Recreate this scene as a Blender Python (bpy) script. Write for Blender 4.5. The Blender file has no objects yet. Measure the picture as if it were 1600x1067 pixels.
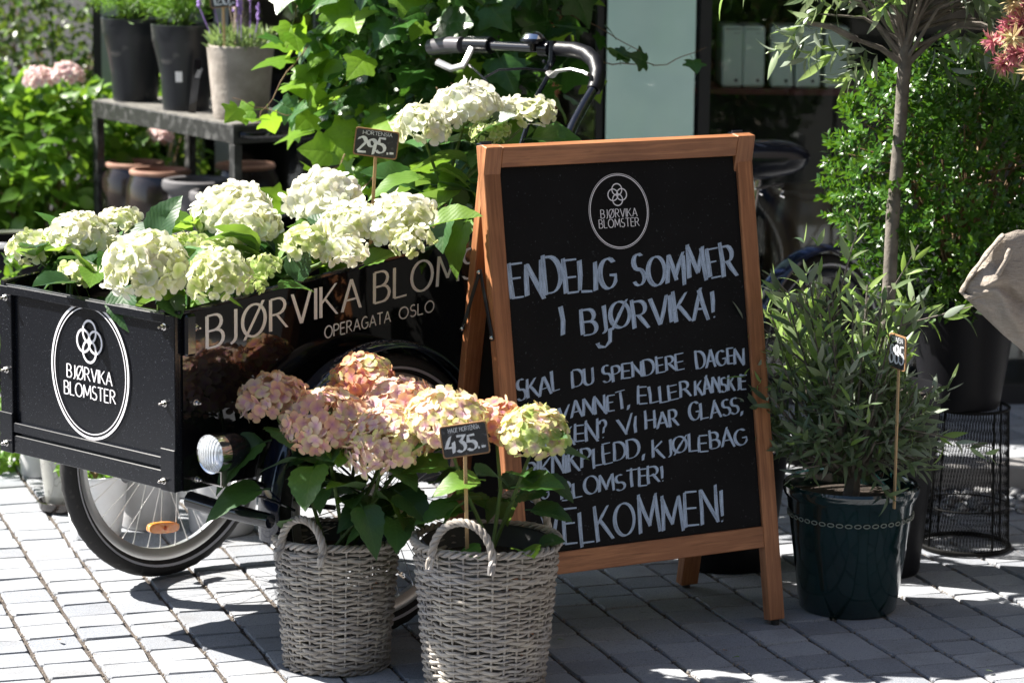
import bpy, math, random
import numpy as np
from mathutils import Vector, Matrix
R = math.radians
PI = math.pi
scene = bpy.context.scene
COL = scene.collection

# ------------------------------------------------------------------ camera
cam_d = bpy.data.cameras.new("camera")
cam = bpy.data.objects.new("camera", cam_d)
COL.objects.link(cam)
scene.camera = cam
PITCH, ROLL = R(9.9), R(0.7)
fwd = Vector((0, math.cos(PITCH), -math.sin(PITCH)))
up0 = Vector((0, math.sin(PITCH), math.cos(PITCH)))
rt0 = Vector((1, 0, 0))
crt = rt0 * math.cos(ROLL) + up0 * math.sin(ROLL)
cup = -rt0 * math.sin(ROLL) + up0 * math.cos(ROLL)
M = Matrix.Identity(4)
for i in range(3):
    M[i][0] = crt[i]; M[i][1] = cup[i]; M[i][2] = -fwd[i]; M[i][3] = (0, 0, 1.72)[i]
cam.matrix_world = M
cam_d.sensor_width = 36.0
cam_d.lens = 4400.0 / 1600.0 * 36.0
cam_d.clip_start = 0.05
cam_d.clip_end = 500
cam_d.dof.use_dof = True
cam_d.dof.focus_distance = 6.15
cam_d.dof.aperture_fstop = 4.5

# ------------------------------------------------------------------ light
SUN_EL, SUN_AZ = 46.5, -13.0       # elevation, direction the light travels (deg from +X)
world = bpy.data.worlds.new("World")
scene.world = world
world.use_nodes = True
wn = world.node_tree
wn.nodes.clear()
sky = wn.nodes.new("ShaderNodeTexSky")
sky.sky_type = 'NISHITA'
sky.sun_disc = False
sky.sun_elevation = R(SUN_EL)
sky.sun_rotation = R(-90 - SUN_AZ)
bg = wn.nodes.new("ShaderNodeBackground")
bg.inputs['Strength'].default_value = 0.05
wo = wn.nodes.new("ShaderNodeOutputWorld")
wn.links.new(sky.outputs[0], bg.inputs[0])
wn.links.new(bg.outputs[0], wo.inputs[0])
sl = bpy.data.lights.new("sun", 'SUN')
sl.energy = 5.0
sl.angle = R(0.53)
sl.color = (1.0, 0.95, 0.87)
sun = bpy.data.objects.new("sun", sl)
COL.objects.link(sun)
sd = Vector((math.cos(R(SUN_AZ)) * math.cos(R(SUN_EL)), math.sin(R(SUN_AZ)) * math.cos(R(SUN_EL)), -math.sin(R(SUN_EL))))
sun.rotation_euler = sd.to_track_quat('-Z', 'Y').to_euler()
sun.location = (-6, 6, 8)
scene.view_settings.view_transform = 'Standard'
scene.view_settings.look = 'None'
scene.view_settings.exposure = 1.7
scene.view_settings.gamma = 1.0
scene.view_settings.use_curve_mapping = False
scene.render.engine = 'CYCLES'
scene.cycles.max_bounces = 8
scene.cycles.transparent_max_bounces = 12

# ------------------------------------------------------------------ mesh helpers
class MB:
    def __init__(s):
        s.v = []; s.f = []; s.mi = []; s.uv = []; s.col = []
        s.cm = 0
    def vert(s, p, uv=(0, 0), col=(1, 1, 1)):
        s.v.append(tuple(p)); s.uv.append(uv); s.col.append(col)
        return len(s.v) - 1
    def face(s, ids, mi=None):
        s.f.append(tuple(ids)); s.mi.append(s.cm if mi is None else mi)
    def poly(s, pts, mi=None):
        s.face([s.vert(p) for p in pts], mi)
    def box(s, c, size, ax=None, bev=0.0):
        c = Vector(c); hx, hy, hz = size[0] / 2, size[1] / 2, size[2] / 2
        if ax is None: ax = (Vector((1, 0, 0)), Vector((0, 1, 0)), Vector((0, 0, 1)))
        b = min(bev, hx * .9, hy * .9, hz * .9)
        if b <= 0:
            ids = []
            for x in (-1, 1):
                for y in (-1, 1):
                    for z in (-1, 1):
                        ids.append(s.vert(c + ax[0] * x * hx + ax[1] * y * hy + ax[2] * z * hz))
            for q in ((0, 1, 3, 2), (4, 6, 7, 5), (0, 4, 5, 1), (2, 3, 7, 6), (0, 2, 6, 4), (1, 5, 7, 3)):
                s.face([ids[i] for i in q])
            return s
        H = (hx, hy, hz); idx = {}
        for x in (-1, 1):
            for y in (-1, 1):
                for z in (-1, 1):
                    sg = (x, y, z)
                    for a in range(3):
                        p = [sg[k] * (H[k] - (0 if k == a else b)) for k in range(3)]
                        idx[(x, y, z, a)] = s.vert(c + ax[0] * p[0] + ax[1] * p[1] + ax[2] * p[2])
        for a in range(3):
            b1, b2 = (a + 1) % 3, (a + 2) % 3
            for sg in (-1, 1):
                q = []
                for (p1, p2) in ((-1, -1), (1, -1), (1, 1), (-1, 1)):
                    k = [0, 0, 0]; k[a] = sg; k[b1] = p1; k[b2] = p2
                    q.append(idx[(k[0], k[1], k[2], a)])
                s.face(q if sg > 0 else q[::-1])
        for a in range(3):
            b1, b2 = (a + 1) % 3, (a + 2) % 3
            for p1 in (-1, 1):
                for p2 in (-1, 1):
                    k0 = [0, 0, 0]; k1 = [0, 0, 0]
                    k0[a] = -1; k1[a] = 1
                    for k in (k0, k1): k[b1] = p1; k[b2] = p2
                    q = [idx[(*k0, b1)], idx[(*k1, b1)], idx[(*k1, b2)], idx[(*k0, b2)]]
                    s.face(q if p1 * p2 > 0 else q[::-1])
        for x in (-1, 1):
            for y in (-1, 1):
                for z in (-1, 1):
                    q = [idx[(x, y, z, 0)], idx[(x, y, z, 1)], idx[(x, y, z, 2)]]
                    s.face(q if x * y * z > 0 else q[::-1])
        return s
    def tube(s, pts, r, n=8, caps=True, closed=False, flat=1.0, upv=None):
        pts = [Vector(p) for p in pts]
        N = len(pts)
        rr = r if isinstance(r, (list, tuple)) else [r] * N
        rings = []
        prev = None
        for i, p in enumerate(pts):
            if closed: t = pts[(i + 1) % N] - pts[i - 1]
            else: t = pts[min(i + 1, N - 1)] - pts[max(i - 1, 0)]
            if t.length < 1e-9: t = Vector((0, 0, 1))
            t.normalize()
            if prev is None:
                a = Vector(upv) if upv else (Vector((0, 0, 1)) if abs(t.z) < .9 else Vector((1, 0, 0)))
            else: a = prev
            a = a - t * a.dot(t)
            if a.length < 1e-6: a = t.orthogonal()
            a.normalize(); prev = a
            b = t.cross(a)
            ring = []
            for k in range(n):
                th = 2 * PI * k / n
                ring.append(s.vert(p + a * math.cos(th) * rr[i] * flat + b * math.sin(th) * rr[i], (k / n, i / max(1, N - 1))))
            rings.append(ring)
        for i in range(N if closed else N - 1):
            A = rings[i]; B = rings[(i + 1) % N]
            for k in range(n):
                s.face((A[k], A[(k + 1) % n], B[(k + 1) % n], B[k]))
        if caps and not closed:
            s.face(rings[0][::-1]); s.face(rings[-1])
        return s
    def lathe(s, prof, c=(0, 0, 0), n=40, ax=None, a0=0, a1=2 * PI, wob=0.0, seed=0):
        c = Vector(c)
        if ax is None: ax = (Vector((1, 0, 0)), Vector((0, 1, 0)), Vector((0, 0, 1)))
        full = abs(a1 - a0 - 2 * PI) < 1e-6
        cols = []
        cnt = n if full else n + 1
        rnd = random.Random(seed)
        for k in range(cnt):
            th = a0 + (a1 - a0) * k / n
            col = []
            for j, (r, z) in enumerate(prof):
                rw = r * (1 + wob * math.sin(3 * th + j * .7 + seed))
                col.append(s.vert(c + ax[0] * rw * math.cos(th) + ax[1] * rw * math.sin(th) + ax[2] * z, (k / n, j / max(1, len(prof) - 1))))
            cols.append(col)
        for k in range(n):
            A = cols[k]; B = cols[(k + 1) % cnt]
            for j in range(len(prof) - 1):
                if prof[j][0] < 1e-7 and prof[j + 1][0] < 1e-7: continue
                if prof[j][0] < 1e-7: s.face((A[j], B[j + 1], A[j + 1]))
                elif prof[j + 1][0] < 1e-7: s.face((A[j], B[j], A[j + 1]))
                else: s.face((A[j], B[j], B[j + 1], A[j + 1]))
        return s
    def mesh(s, name, mats, smooth=True):
        me = bpy.data.meshes.new(name)
        me.from_pydata(s.v, [], s.f)
        if not isinstance(mats, (list, tuple)): mats = [mats]
        for m in mats: me.materials.append(m)
        if len(mats) > 1: me.polygons.foreach_set('material_index', s.mi)
        if any(u != (0, 0) for u in s.uv):
            ul = me.uv_layers.new(name='UVMap')
            li = np.empty(len(me.loops), dtype=np.int32); me.loops.foreach_get('vertex_index', li)
            ul.data.foreach_set('uv', np.array(s.uv, dtype=np.float32)[li].ravel())
        if any(c != (1, 1, 1) for c in s.col):
            ca = me.color_attributes.new('Col', 'FLOAT_COLOR', 'POINT')
            c4 = np.ones((len(s.v), 4), dtype=np.float32); c4[:, :3] = np.array(s.col)
            ca.data.foreach_set('color', c4.ravel())
        if smooth:
            me.polygons.foreach_set('use_smooth', [True] * len(me.polygons))
            try: me.set_sharp_from_angle(angle=R(38))
            except Exception: pass
        me.update()
        return me
    def build(s, name, mats, parent=None, smooth=True, kind=None):
        return link(name, s.mesh(name, mats, smooth), parent, kind)

def link(name, me, parent=None, kind=None, mat=None):
    o = bpy.data.objects.new(name, me)
    COL.objects.link(o)
    if parent is not None: o.parent = parent
    if mat is not None: o.matrix_local = mat
    if kind: o['kind'] = kind
    return o

def multi(tmpl, mats, cols=None):
    """many transformed copies of a template MB merged to one MB-like mesh payload"""
    V = np.array(tmpl.v, dtype=np.float64); nv = len(V)
    A = np.array([[list(r) for r in m] for m in mats])
    W = np.einsum('nij,vj->nvi', A[:, :3, :3], V) + A[:, None, :3, 3]
    return W.reshape(-1, 3), nv

def build_multi(name, groups, mats, parent=None, kind='stuff', smooth=True):
    """groups: list of (template MB, [Matrix], [colour or None])"""
    vs = []; fs = []; uvs = []; cs = []; off = 0; hascol = False
    for tmpl, ms, cols in groups:
        if not ms: continue
        W, nv = multi(tmpl, ms)
        vs.append(W)
        uvs.append(np.tile(np.array(tmpl.uv, dtype=np.float32), (len(ms), 1)))
        tc = np.tile(np.array(tmpl.col, dtype=np.float32), (len(ms), 1))
        if cols is not None:
            hascol = True
            tc = tc * np.repeat(np.array(cols, dtype=np.float32), nv, axis=0)
        cs.append(tc)
        for k in range(len(ms)):
            o = off + k * nv
            fs.extend([tuple(i + o for i in f) for f in tmpl.f])
        off += nv * len(ms)
    V = np.concatenate(vs)
    me = bpy.data.meshes.new(name)
    me.from_pydata(V.tolist(), [], fs)
    if not isinstance(mats, (list, tuple)): mats = [mats]
    for m in mats: me.materials.append(m)
    li = np.empty(len(me.loops), dtype=np.int32); me.loops.foreach_get('vertex_index', li)
    ul = me.uv_layers.new(name='UVMap')
    ul.data.foreach_set('uv', np.concatenate(uvs)[li].ravel())
    ca = me.color_attributes.new('Col', 'FLOAT_COLOR', 'POINT')
    c4 = np.ones((len(V), 4), dtype=np.float32); c4[:, :3] = np.concatenate(cs)
    ca.data.foreach_set('color', c4.ravel())
    if smooth: me.polygons.foreach_set('use_smooth', [True] * len(me.polygons))
    me.update()
    return link(name, me, parent, kind)

def thing(name, label, cat, loc=(0, 0, 0), rz=0.0, group=None):
    o = bpy.data.objects.new(name, None)
    o.empty_display_size = 0.1
    COL.objects.link(o)
    o.location = loc; o.rotation_euler = (0, 0, rz)
    tag(o, label, cat, group)
    return o

def tag(o, label, cat, group=None, kind=None):
    if label: o['label'] = label
    if cat: o['category'] = cat
    if group: o['group'] = group
    if kind: o['kind'] = kind
    return o

def frame(p, y, nrm, sc=1.0, sx=1.0):
    """matrix: local Y along y, local Z near nrm, at p"""
    y = Vector(y).normalized(); n = Vector(nrm)
    n = n - y * n.dot(y)
    if n.length < 1e-5: n = y.orthogonal()
    n.normalize(); x = y.cross(n)
    m = Matrix.Identity(4)
    for i in range(3):
        m[i][0] = x[i] * sc * sx; m[i][1] = y[i] * sc; m[i][2] = n[i] * sc; m[i][3] = p[i]
    return m

def rv(rnd, s=1.0):
    return Vector((rnd.gauss(0, s), rnd.gauss(0, s), rnd.gauss(0, s)))

# ------------------------------------------------------------------ materials
def nodes(name):
    m = bpy.data.materials.new(name); m.use_nodes = True
    nt = m.node_tree
    return m, nt, nt.nodes, nt.links, nt.nodes['Principled BSDF']

def setp(b, **k):
    for a, v in k.items():
        nm = {'rough': 'Roughness', 'metal': 'Metallic', 'spec': 'Specular IOR Level', 'coat': 'Coat Weight',
              'coatr': 'Coat Roughness', 'trans': 'Transmission Weight', 'ior': 'IOR', 'base': 'Base Color', 'sheen': 'Sheen Weight'}[a]
        if a == 'base': v = (*v, 1)
        b.inputs[nm].default_value = v

def mixc(N, L, fac, a, b, bt='MIX'):
    x = N.new('ShaderNodeMix'); x.data_type = 'RGBA'; x.blend_type = bt
    for s, v in ((0, fac), (6, a), (7, b)):
        if hasattr(v, 'links') or hasattr(v, 'is_linked'): L.new(v, x.inputs[s])
        elif isinstance(v, (int, float)): x.inputs[s].default_value = v
        else: x.inputs[s].default_value = (*v, 1)
    return x.outputs[2]

def mapr(N, L, v, a, b, c=0, d=1):
    x = N.new('ShaderNodeMapRange'); L.new(v, x.inputs[0])
    x.inputs[1].default_value = a; x.inputs[2].default_value = b
    x.inputs[3].default_value = c; x.inputs[4].default_value = d
    return x.outputs[0]

def noise(N, L, scale, detail=3, rough=.5, coord='Object', vec=None, sc=None):
    n = N.new('ShaderNodeTexNoise'); n.inputs['Scale'].default_value = scale
    n.inputs['Detail'].default_value = detail; n.inputs['Roughness'].default_value = rough
    if vec is None:
        tc = N.new('ShaderNodeTexCoord'); vec = tc.outputs[coord]
    if sc:
        mp = N.new('ShaderNodeMapping'); mp.inputs['Scale'].default_value = sc; L.new(vec, mp.inputs[0]); vec = mp.outputs[0]
    L.new(vec, n.inputs['Vector'])
    return n.outputs[0]

def bump(N, L, h, strength, dist, b):
    bp = N.new('ShaderNodeBump'); bp.inputs['Strength'].default_value = strength
    bp.inputs['Distance'].default_value = dist
    L.new(h, bp.inputs['Height']); L.new(bp.outputs[0], b.inputs['Normal'])
    return bp

def rand(N, L):
    """random per object plus per mesh island, 0..1"""
    oi = N.new('ShaderNodeObjectInfo'); g = N.new('ShaderNodeNewGeometry')
    a = N.new('ShaderNodeMath'); a.operation = 'ADD'
    L.new(oi.outputs['Random'], a.inputs[0]); L.new(g.outputs['Random Per Island'], a.inputs[1])
    f = N.new('ShaderNodeMath'); f.operation = 'FRACT'; L.new(a.outputs[0], f.inputs[0])
    return f.outputs[0]

def simple(name, base, rough=.5, var=None, vscale=8, vfac=(.35, .65), bs=0, bscale=60, bdist=.001, dust=None, coord='Object', **k):
    m, nt, N, L, b = nodes(name)
    setp(b, base=base, rough=rough, **k)
    if var:
        f = mapr(N, L, noise(N, L, vscale, 4, .6, coord), *vfac)
        c = mixc(N, L, f, base, var)
        L.new(c, b.inputs['Base Color'])
    if bs: bump(N, L, noise(N, L, bscale, 4, .6, coord), bs, bdist, b)
    if dust:
        n = noise(N, L, dust[1], 2, .5, coord); f = mapr(N, L, n, dust[2], dust[3])
        src = b.inputs['Base Color'].links[0].from_socket if b.inputs['Base Color'].is_linked else base
        c = mixc(N, L, f, src, dust[0]); L.new(c, b.inputs['Base Color'])
        L.new(mapr(N, L, f, 0, 1, rough, .8), b.inputs['Roughness'])
    return m

def leaf_mat(name, dark, light, trans, vein=(.5, .6, .3), rough=.42, tw=.3, veins=6.0, under=None, vw=.06, patchy=0.0, spec=.5, bumpy=.16):
    m, nt, N, L, b = nodes(name)
    r = rand(N, L)
    c = mixc(N, L, mapr(N, L, r, 0, 1), dark, light)
    uv = N.new('ShaderNodeUVMap')
    sp = N.new('ShaderNodeSeparateXYZ'); L.new(uv.outputs[0], sp.inputs[0])
    def math_(op, a, bb=None, cc=None):
        x = N.new('ShaderNodeMath'); x.operation = op
        for i, v in enumerate((a, bb, cc)):
            if v is None: continue
            if isinstance(v, (int, float)): x.inputs[i].default_value = v
            else: L.new(v, x.inputs[i])
        return x.outputs[0]
    if veins:
        ax = math_('ABSOLUTE', sp.outputs[0])
        k = math_('MULTIPLY', math_('SUBTRACT', sp.outputs[1], math_('MULTIPLY', ax, .55)), veins)
        tri = math_('ABSOLUTE', math_('SUBTRACT', math_('FRACT', k), .5))    # 0.5 at vein
        vs = mapr(N, L, tri, .5 - vw, .5)
        mid = mapr(N, L, ax, .05, .0)
        vv = math_('MAXIMUM', vs, mid)
        c = mixc(N, L, math_('MULTIPLY', vv, .28), c, vein)
        c = mixc(N, L, mapr(N, L, noise(N, L, 14, 3, .6, 'UV'), .4, .7, 0, .5), c, tuple(x * .6 for x in dark))
        bp = bump(N, L, math_('SUBTRACT', math_('MULTIPLY', math_('COSINE', math_('MULTIPLY', k, 2 * PI)), -.5), vv), bumpy, .0012, b)
    if patchy:
        pn = mapr(N, L, noise(N, L, 9, 3, .6, 'UV'), .45, .62, 0, patchy)
        c = mixc(N, L, pn, c, light)
    if under:
        g = N.new('ShaderNodeNewGeometry')
        c = mixc(N, L, g.outputs['Backfacing'], c, under)
    L.new(c, b.inputs['Base Color'])
    setp(b, rough=rough, spec=spec)
    t = N.new('ShaderNodeBsdfTranslucent')
    tcn = mixc(N, L, .5, c, trans); L.new(tcn, t.inputs[0])
    mx = N.new('ShaderNodeMixShader'); mx.inputs[0].default_value = tw
    out = nt.nodes['Material Output']
    L.new(b.outputs[0], mx.inputs[1]); L.new(t.outputs[0], mx.inputs[2]); L.new(mx.outputs[0], out.inputs[0])
    return m

def petal_mat(name, tw=.35, rough=.6):
    m, nt, N, L, b = nodes(name)
    a = N.new('ShaderNodeAttribute'); a.attribute_name = 'Col'
    L.new(a.outputs['Color'], b.inputs['Base Color']); setp(b, rough=rough, spec=.25)
    t = N.new('ShaderNodeBsdfTranslucent'); L.new(a.outputs['Color'], t.inputs[0])
    mx = N.new('ShaderNodeMixShader'); mx.inputs[0].default_value = tw
    L.new(b.outputs[0], mx.inputs[1]); L.new(t.outputs[0], mx.inputs[2]); L.new(mx.outputs[0], nt.nodes['Material Output'].inputs[0])
    return m

def wood_mat(name, c1, c2, axis='Z', rough=.42, scale=1.0):
    m, nt, N, L, b = nodes(name)
    sc = {'Z': (30, 30, 1.6), 'X': (1.6, 30, 30), 'Y': (30, 1.6, 30)}[axis]
    oi = N.new('ShaderNodeObjectInfo')
    tc = N.new('ShaderNodeTexCoord')
    add = N.new('ShaderNodeVectorMath'); add.operation = 'ADD'
    L.new(tc.outputs['Object'], add.inputs[0]); L.new(oi.outputs['Random'], add.inputs[1])
    n1 = noise(N, L, 1.4 * scale, 4, .55, vec=add.outputs[0], sc=sc)
    sc2 = tuple(x * 5 for x in sc)
    n2 = noise(N, L, 1.6 * scale, 3, .7, vec=add.outputs[0], sc=sc2)
    n3 = noise(N, L, 5 * scale, 3, .5, vec=add.outputs[0])
    w = N.new('ShaderNodeMath'); w.operation = 'SINE'
    mu = N.new('ShaderNodeMath'); mu.operation = 'MULTIPLY'; mu.inputs[1].default_value = 26
    L.new(n1, mu.inputs[0]); L.new(mu.outputs[0], w.inputs[0])
    c = mixc(N, L, mapr(N, L, w.outputs[0], -1, 1, .1, .75), c1, c2)
    c = mixc(N, L, mapr(N, L, n2, .52, .72, 0, .55), c, tuple(x * .45 for x in c2))
    c = mixc(N, L, mapr(N, L, n3, .45, .7, 0, .45), c, tuple(x * .6 for x in c2))
    L.new(c, b.inputs['Base Color']); setp(b, rough=rough, spec=.4)
    bump(N, L, n2, .25, .0008, b)
    return m

# metals / paints
M_black = simple('black_powder_paint', (.006, .007, .010), .22, dust=((.12, .13, .15), 420, .68, .76), spec=.32, bs=.08, bscale=400, bdist=.0004)
M_gloss = simple('black_gloss_lacquer', (.004, .004, .005), .04, spec=.6, bs=.015, bscale=6, bdist=.002)
M_frame = simple('black_gloss_tube_paint', (.006, .007, .012), .12, spec=.6, coat=.4)
M_fender = simple('midnight_blue_fender_paint', (.006, .010, .028), .10, spec=.7, coat=.6)
M_rubber = simple('tyre_rubber', (.014, .013, .013), .75, bs=.4, bscale=220, bdist=.001, dust=((.06, .055, .05), 60, .6, .8))
M_reflband = simple('tyre_reflective_band', (.5, .5, .55), .35)
M_alu = simple('brushed_aluminium', (.72, .71, .69), .32, metal=.85)
M_chrome = simple('chrome', (.85, .85, .86), .08, metal=1)
M_steel = simple('zinc_steel', (.65, .62, .6), .25, metal=1)
M_leather = simple('black_leather_wrap', (.006, .006, .009), .42, spec=.3, bs=.5, bscale=120, bdist=.002)
M_vinyl = simple('dark_saddle_vinyl', (.010, .012, .02), .22, spec=.6)
M_print = simple('white_vinyl_print', (.82, .8, .84), .5)
M_blackmetal = simple('shelf_black_metal', (.02, .02, .021), .38, dust=((.09, .09, .085), 30, .5, .8), bs=.1, bscale=90)
M_shelftop = simple('shelf_dusty_top', (.09, .085, .08), .6, var=(.2, .19, .17), vscale=20, dust=((.3, .28, .22), 70, .6, .72))
def lens_m():
    m, nt, N, L, b = nodes('lamp_glass')
    setp(b, base=(.9, .95, 1), rough=.03, trans=.7, ior=1.45, spec=.8)
    tc = N.new('ShaderNodeTexCoord'); wv = N.new('ShaderNodeTexWave'); wv.inputs['Scale'].default_value = 45
    L.new(tc.outputs['Object'], wv.inputs[0]); bump(N, L, wv.outputs[1], .6, .002, b)
    return m
M_lens = lens_m()
M_orange = simple('orange_reflector_plastic', (.95, .34, .02), .2, bs=.7, bscale=300, bdist=.002, trans=.25)
M_board = simple('blackboard_slate_paint', (.007, .007, .0075), .7, spec=.12, var=(.010, .010, .011), vscale=5, dust=((.06, .065, .07), 160, .68, .8))
M_backboard = simple('board_backing', (.03, .03, .03), .6)
M_w1 = wood_mat('stained_wood_upright', (.47, .205, .092), (.26, .10, .044), 'Z')
M_w2 = wood_mat('stained_wood_rail', (.47, .205, .092), (.26, .10, .044), 'X')
M_stick = wood_mat('plain_pine_stick', (.55, .38, .2), (.4, .25, .12), 'Z', .6, 2)
M_signwood = wood_mat('sign_wood_edge', (.42, .25, .12), (.25, .13, .06), 'X', .6, 2)
def chalk():
    m, nt, N, L, b = nodes('chalk_marker')
    n = noise(N, L, 3, 3, .6, 'UV', sc=(.9, 14, 1))
    c = mixc(N, L, mapr(N, L, n, .40, .56), (.07, .10, .16), (.56, .69, .88))
    L.new(c, b.inputs['Base Color']); setp(b, rough=.7)
    return m
M_chalk = chalk()
M_chalkw = simple('white_chalk_pen', (.8, .82, .85), .7, var=(.6, .63, .68), vscale=90)
M_slate = simple('sign_slate', (.025, .026, .03), .55, dust=((.15, .15, .16), 90, .58, .8))
def wick(name, a, b_, c3):
    m, nt, N, L, b = nodes(name)
    r = rand(N, L)
    n = noise(N, L, 35, 4, .6)
    c = mixc(N, L, mapr(N, L, n, .35, .65), a, b_)
    n2 = noise(N, L, 7, 3, .6)
    c = mixc(N, L, mapr(N, L, n2, .45, .65), c, c3)
    c = mixc(N, L, mapr(N, L, r, 0, 1, 0, .55), c, (.13, .10, .08))
    n4 = noise(N, L, 18, 2, .5); c = mixc(N, L, mapr(N, L, n4, .52, .68, 0, .6), c, (.55, .5, .43))
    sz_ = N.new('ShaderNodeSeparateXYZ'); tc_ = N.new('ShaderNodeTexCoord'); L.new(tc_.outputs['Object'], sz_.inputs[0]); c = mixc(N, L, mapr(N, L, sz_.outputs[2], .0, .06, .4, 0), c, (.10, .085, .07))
    L.new(c, b.inputs['Base Color']); setp(b, rough=.65, spec=.3)
    bump(N, L, noise(N, L, 220, 3, .6), .3, .001, b)
    return m
M_wick = wick('weathered_willow', (.50, .46, .41), (.36, .33, .30), (.43, .41, .40))
M_soil = simple('potting_soil', (.02, .014, .010), .95, bs=.8, bscale=120, bdist=.01, var=(.05, .035, .025), vscale=60)
M_liner = simple('clear_liner_plastic', (.12, .12, .12), .2)
# foliage
M_hyd = leaf_mat('hydrangea_leaf', (.022, .085, .018), (.06, .17, .025), (.35, .6, .05), (.16, .28, .08), .42, .28, 8, (.10, .17, .07))
M_hydd = leaf_mat('hydrangea_leaf_deep', (.018, .055, .02), (.035, .095, .03), (.18, .4, .05), (.10, .19, .07), .4, .22, 8, (.08, .14, .07))
M_hydy = leaf_mat('hydrangea_leaf_young', (.10, .22, .03), (.16, .3, .04), (.5, .8, .06), (.25, .4, .08), .42, .4, 8, (.14, .24, .06))
M_ivy = leaf_mat('ivy_leaf', (.016, .06, .014), (.045, .13, .02), (.2, .5, .04), (.16, .26, .10), .3, .22, 4, (.08, .15, .05), .05, .3, bumpy=.2)
M_ivyy = leaf_mat('ivy_leaf_young_sunlit', (.11, .24, .02), (.20, .36, .025), (.5, .8, .05), (.24, .36, .1), .35, .45, 4, (.13, .23, .05), .05, .3, bumpy=.2)  # yellower ivy copy, mostly stands for sun on the left leaves
M_stem = simple('green_stem', (.10, .17, .04), .5)
M_twig = simple('brown_twig', (.16, .09, .05), .8, var=(.25, .17, .09), vscale=30)
M_bark = simple('olive_bark', (.2, .175, .15), .85, var=(.11, .095, .08), vscale=25, bs=.7, bscale=60, bdist=.004)
M_box = leaf_mat('boxwood_leaf', (.014, .055, .008), (.065, .16, .014), (.3, .6, .03), rough=.28, tw=.22, veins=0)
M_olive = leaf_mat('olive_leaf', (.05, .085, .05), (.13, .19, .085), (.4, .55, .16), rough=.36, tw=.25, veins=0, under=(.30, .35, .28))
M_olivey = leaf_mat('olive_leaf_young', (.16, .28, .06), (.26, .38, .10), (.5, .75, .12), rough=.36, tw=.38, veins=0, under=(.30, .38, .22))
M_shrub = leaf_mat('shrub_leaf', (.06, .15, .015), (.15, .30, .025), (.4, .65, .05), rough=.4, tw=.35, veins=0)
M_shrubd = leaf_mat('hedge_leaf', (.02, .05, .012), (.13, .2, .04), (.35, .5, .05), rough=.35, tw=.25, veins=0)
M_fern = leaf_mat('feathery_frond', (.06, .17, .015), (.16, .34, .03), (.4, .7, .06), rough=.5, tw=.35, veins=0)
M_petal = petal_mat('petal')
# pots
M_plasticpot = simple('black_plastic_pot', (.014, .016, .02), .35, spec=.35, bs=.1, bscale=25, dust=((.16, .15, .14), 12, .62, .8))
M_concrete = simple('pale_concrete_pot', (.36, .32, .28), .85, var=(.24, .21, .18), vscale=14, bs=.6, bscale=80, bdist=.004)
M_brownglaze = simple('dark_brown_glaze', (.010, .007, .007), .24, var=(.024, .016, .014), vscale=6, coat=.6)
M_terra = simple('terracotta', (.34, .19, .13), .75, var=(.24, .12, .08), vscale=12)
M_greypot = simple('grey_pot', (.105, .10, .105), .7, bs=.2, bscale=60)
def glaze(name, base, var, crack, rough):
    m, nt, N, L, b = nodes(name)
    n = noise(N, L, 9, 4, .6)
    c = mixc(N, L, mapr(N, L, n, .35, .65), base, var)
    v = N.new('ShaderNodeTexVoronoi'); v.feature = 'DISTANCE_TO_EDGE'; v.inputs['Scale'].default_value = 13
    tc = N.new('ShaderNodeTexCoord'); mp = N.new('ShaderNodeMapping'); mp.inputs['Scale'].default_value = (1.5, 1.5, .7); L.new(tc.outputs['Object'], mp.inputs[0])
    ns = N.new('ShaderNodeTexNoise'); ns.inputs['Scale'].default_value = 14; L.new(mp.outputs[0], ns.inputs['Vector'])
    va = mixc(N, L, .12, mp.outputs[0], ns.outputs['Color']); L.new(va, v.inputs['Vector'])
    f = mapr(N, L, v.outputs['Distance'], .0, .03, .6, 0)
    c = mixc(N, L, f, c, crack)
    L.new(c, b.inputs['Base Color']); setp(b, rough=rough, coat=.7, coatr=.05)
    bump(N, L, f, .25, .001, b)
    return m
M_blueglaze = glaze('deep_teal_crackle_glaze', (.004, .018, .019), (.006, .027, .028), (.002, .005, .006), .12)
M_paleglaze = glaze('pale_grey_crackle_glaze', (.3, .3, .27), (.24, .24, .22), (.09, .08, .07), .3)
M_bead = simple('worn_bead_glaze', (.22, .24, .2), .4)
M_whiteplastic = simple('white_plastic_bucket', (.78, .79, .8), .35, var=(.7, .7, .7), vscale=10)
M_greyplastic = simple('grey_plastic_bucket', (.52, .52, .53), .4, var=(.45, .45, .46), vscale=8)
M_darkpot = simple('charcoal_matt_pot', (.007, .007, .009), .45, spec=.18, bs=.3, bscale=70)
M_urn = simple('brown_glazed_urn', (.10, .045, .02), .35, var=(.05, .03, .015), vscale=7, coat=.3)
M_mesh = simple('black_wire', (.006, .006, .006), .5, spec=.15)
def linen():
    m, nt, N, L, b = nodes('beige_linen')
    n = noise(N, L, 7, 4, .6)
    c = mixc(N, L, mapr(N, L, n, .3, .7), (.47, .41, .35), (.36, .31, .26))
    th = noise(N, L, 1, 2, .6, sc=(700, 700, 60)); th2 = noise(N, L, 1, 2, .6, sc=(60, 60, 700))
    c = mixc(N, L, mapr(N, L, th, .4, .7, 0, .35), c, (.24, .2, .17)); c = mixc(N, L, mapr(N, L, th2, .45, .7, 0, .35), c, (.62, .56, .5))
    L.new(c, b.inputs['Base Color']); setp(b, rough=.95, spec=.1)
    cr = noise(N, L, 16, 4, .65, sc=(1, 1, 2.2))
    ad = N.new('ShaderNodeMath'); ad.operation = 'MULTIPLY_ADD'; L.new(cr, ad.inputs[0]); ad.inputs[1].default_value = 6; L.new(th, ad.inputs[2])
    bump(N, L, ad.outputs[0], .8, .0022, b)
    return m
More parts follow.
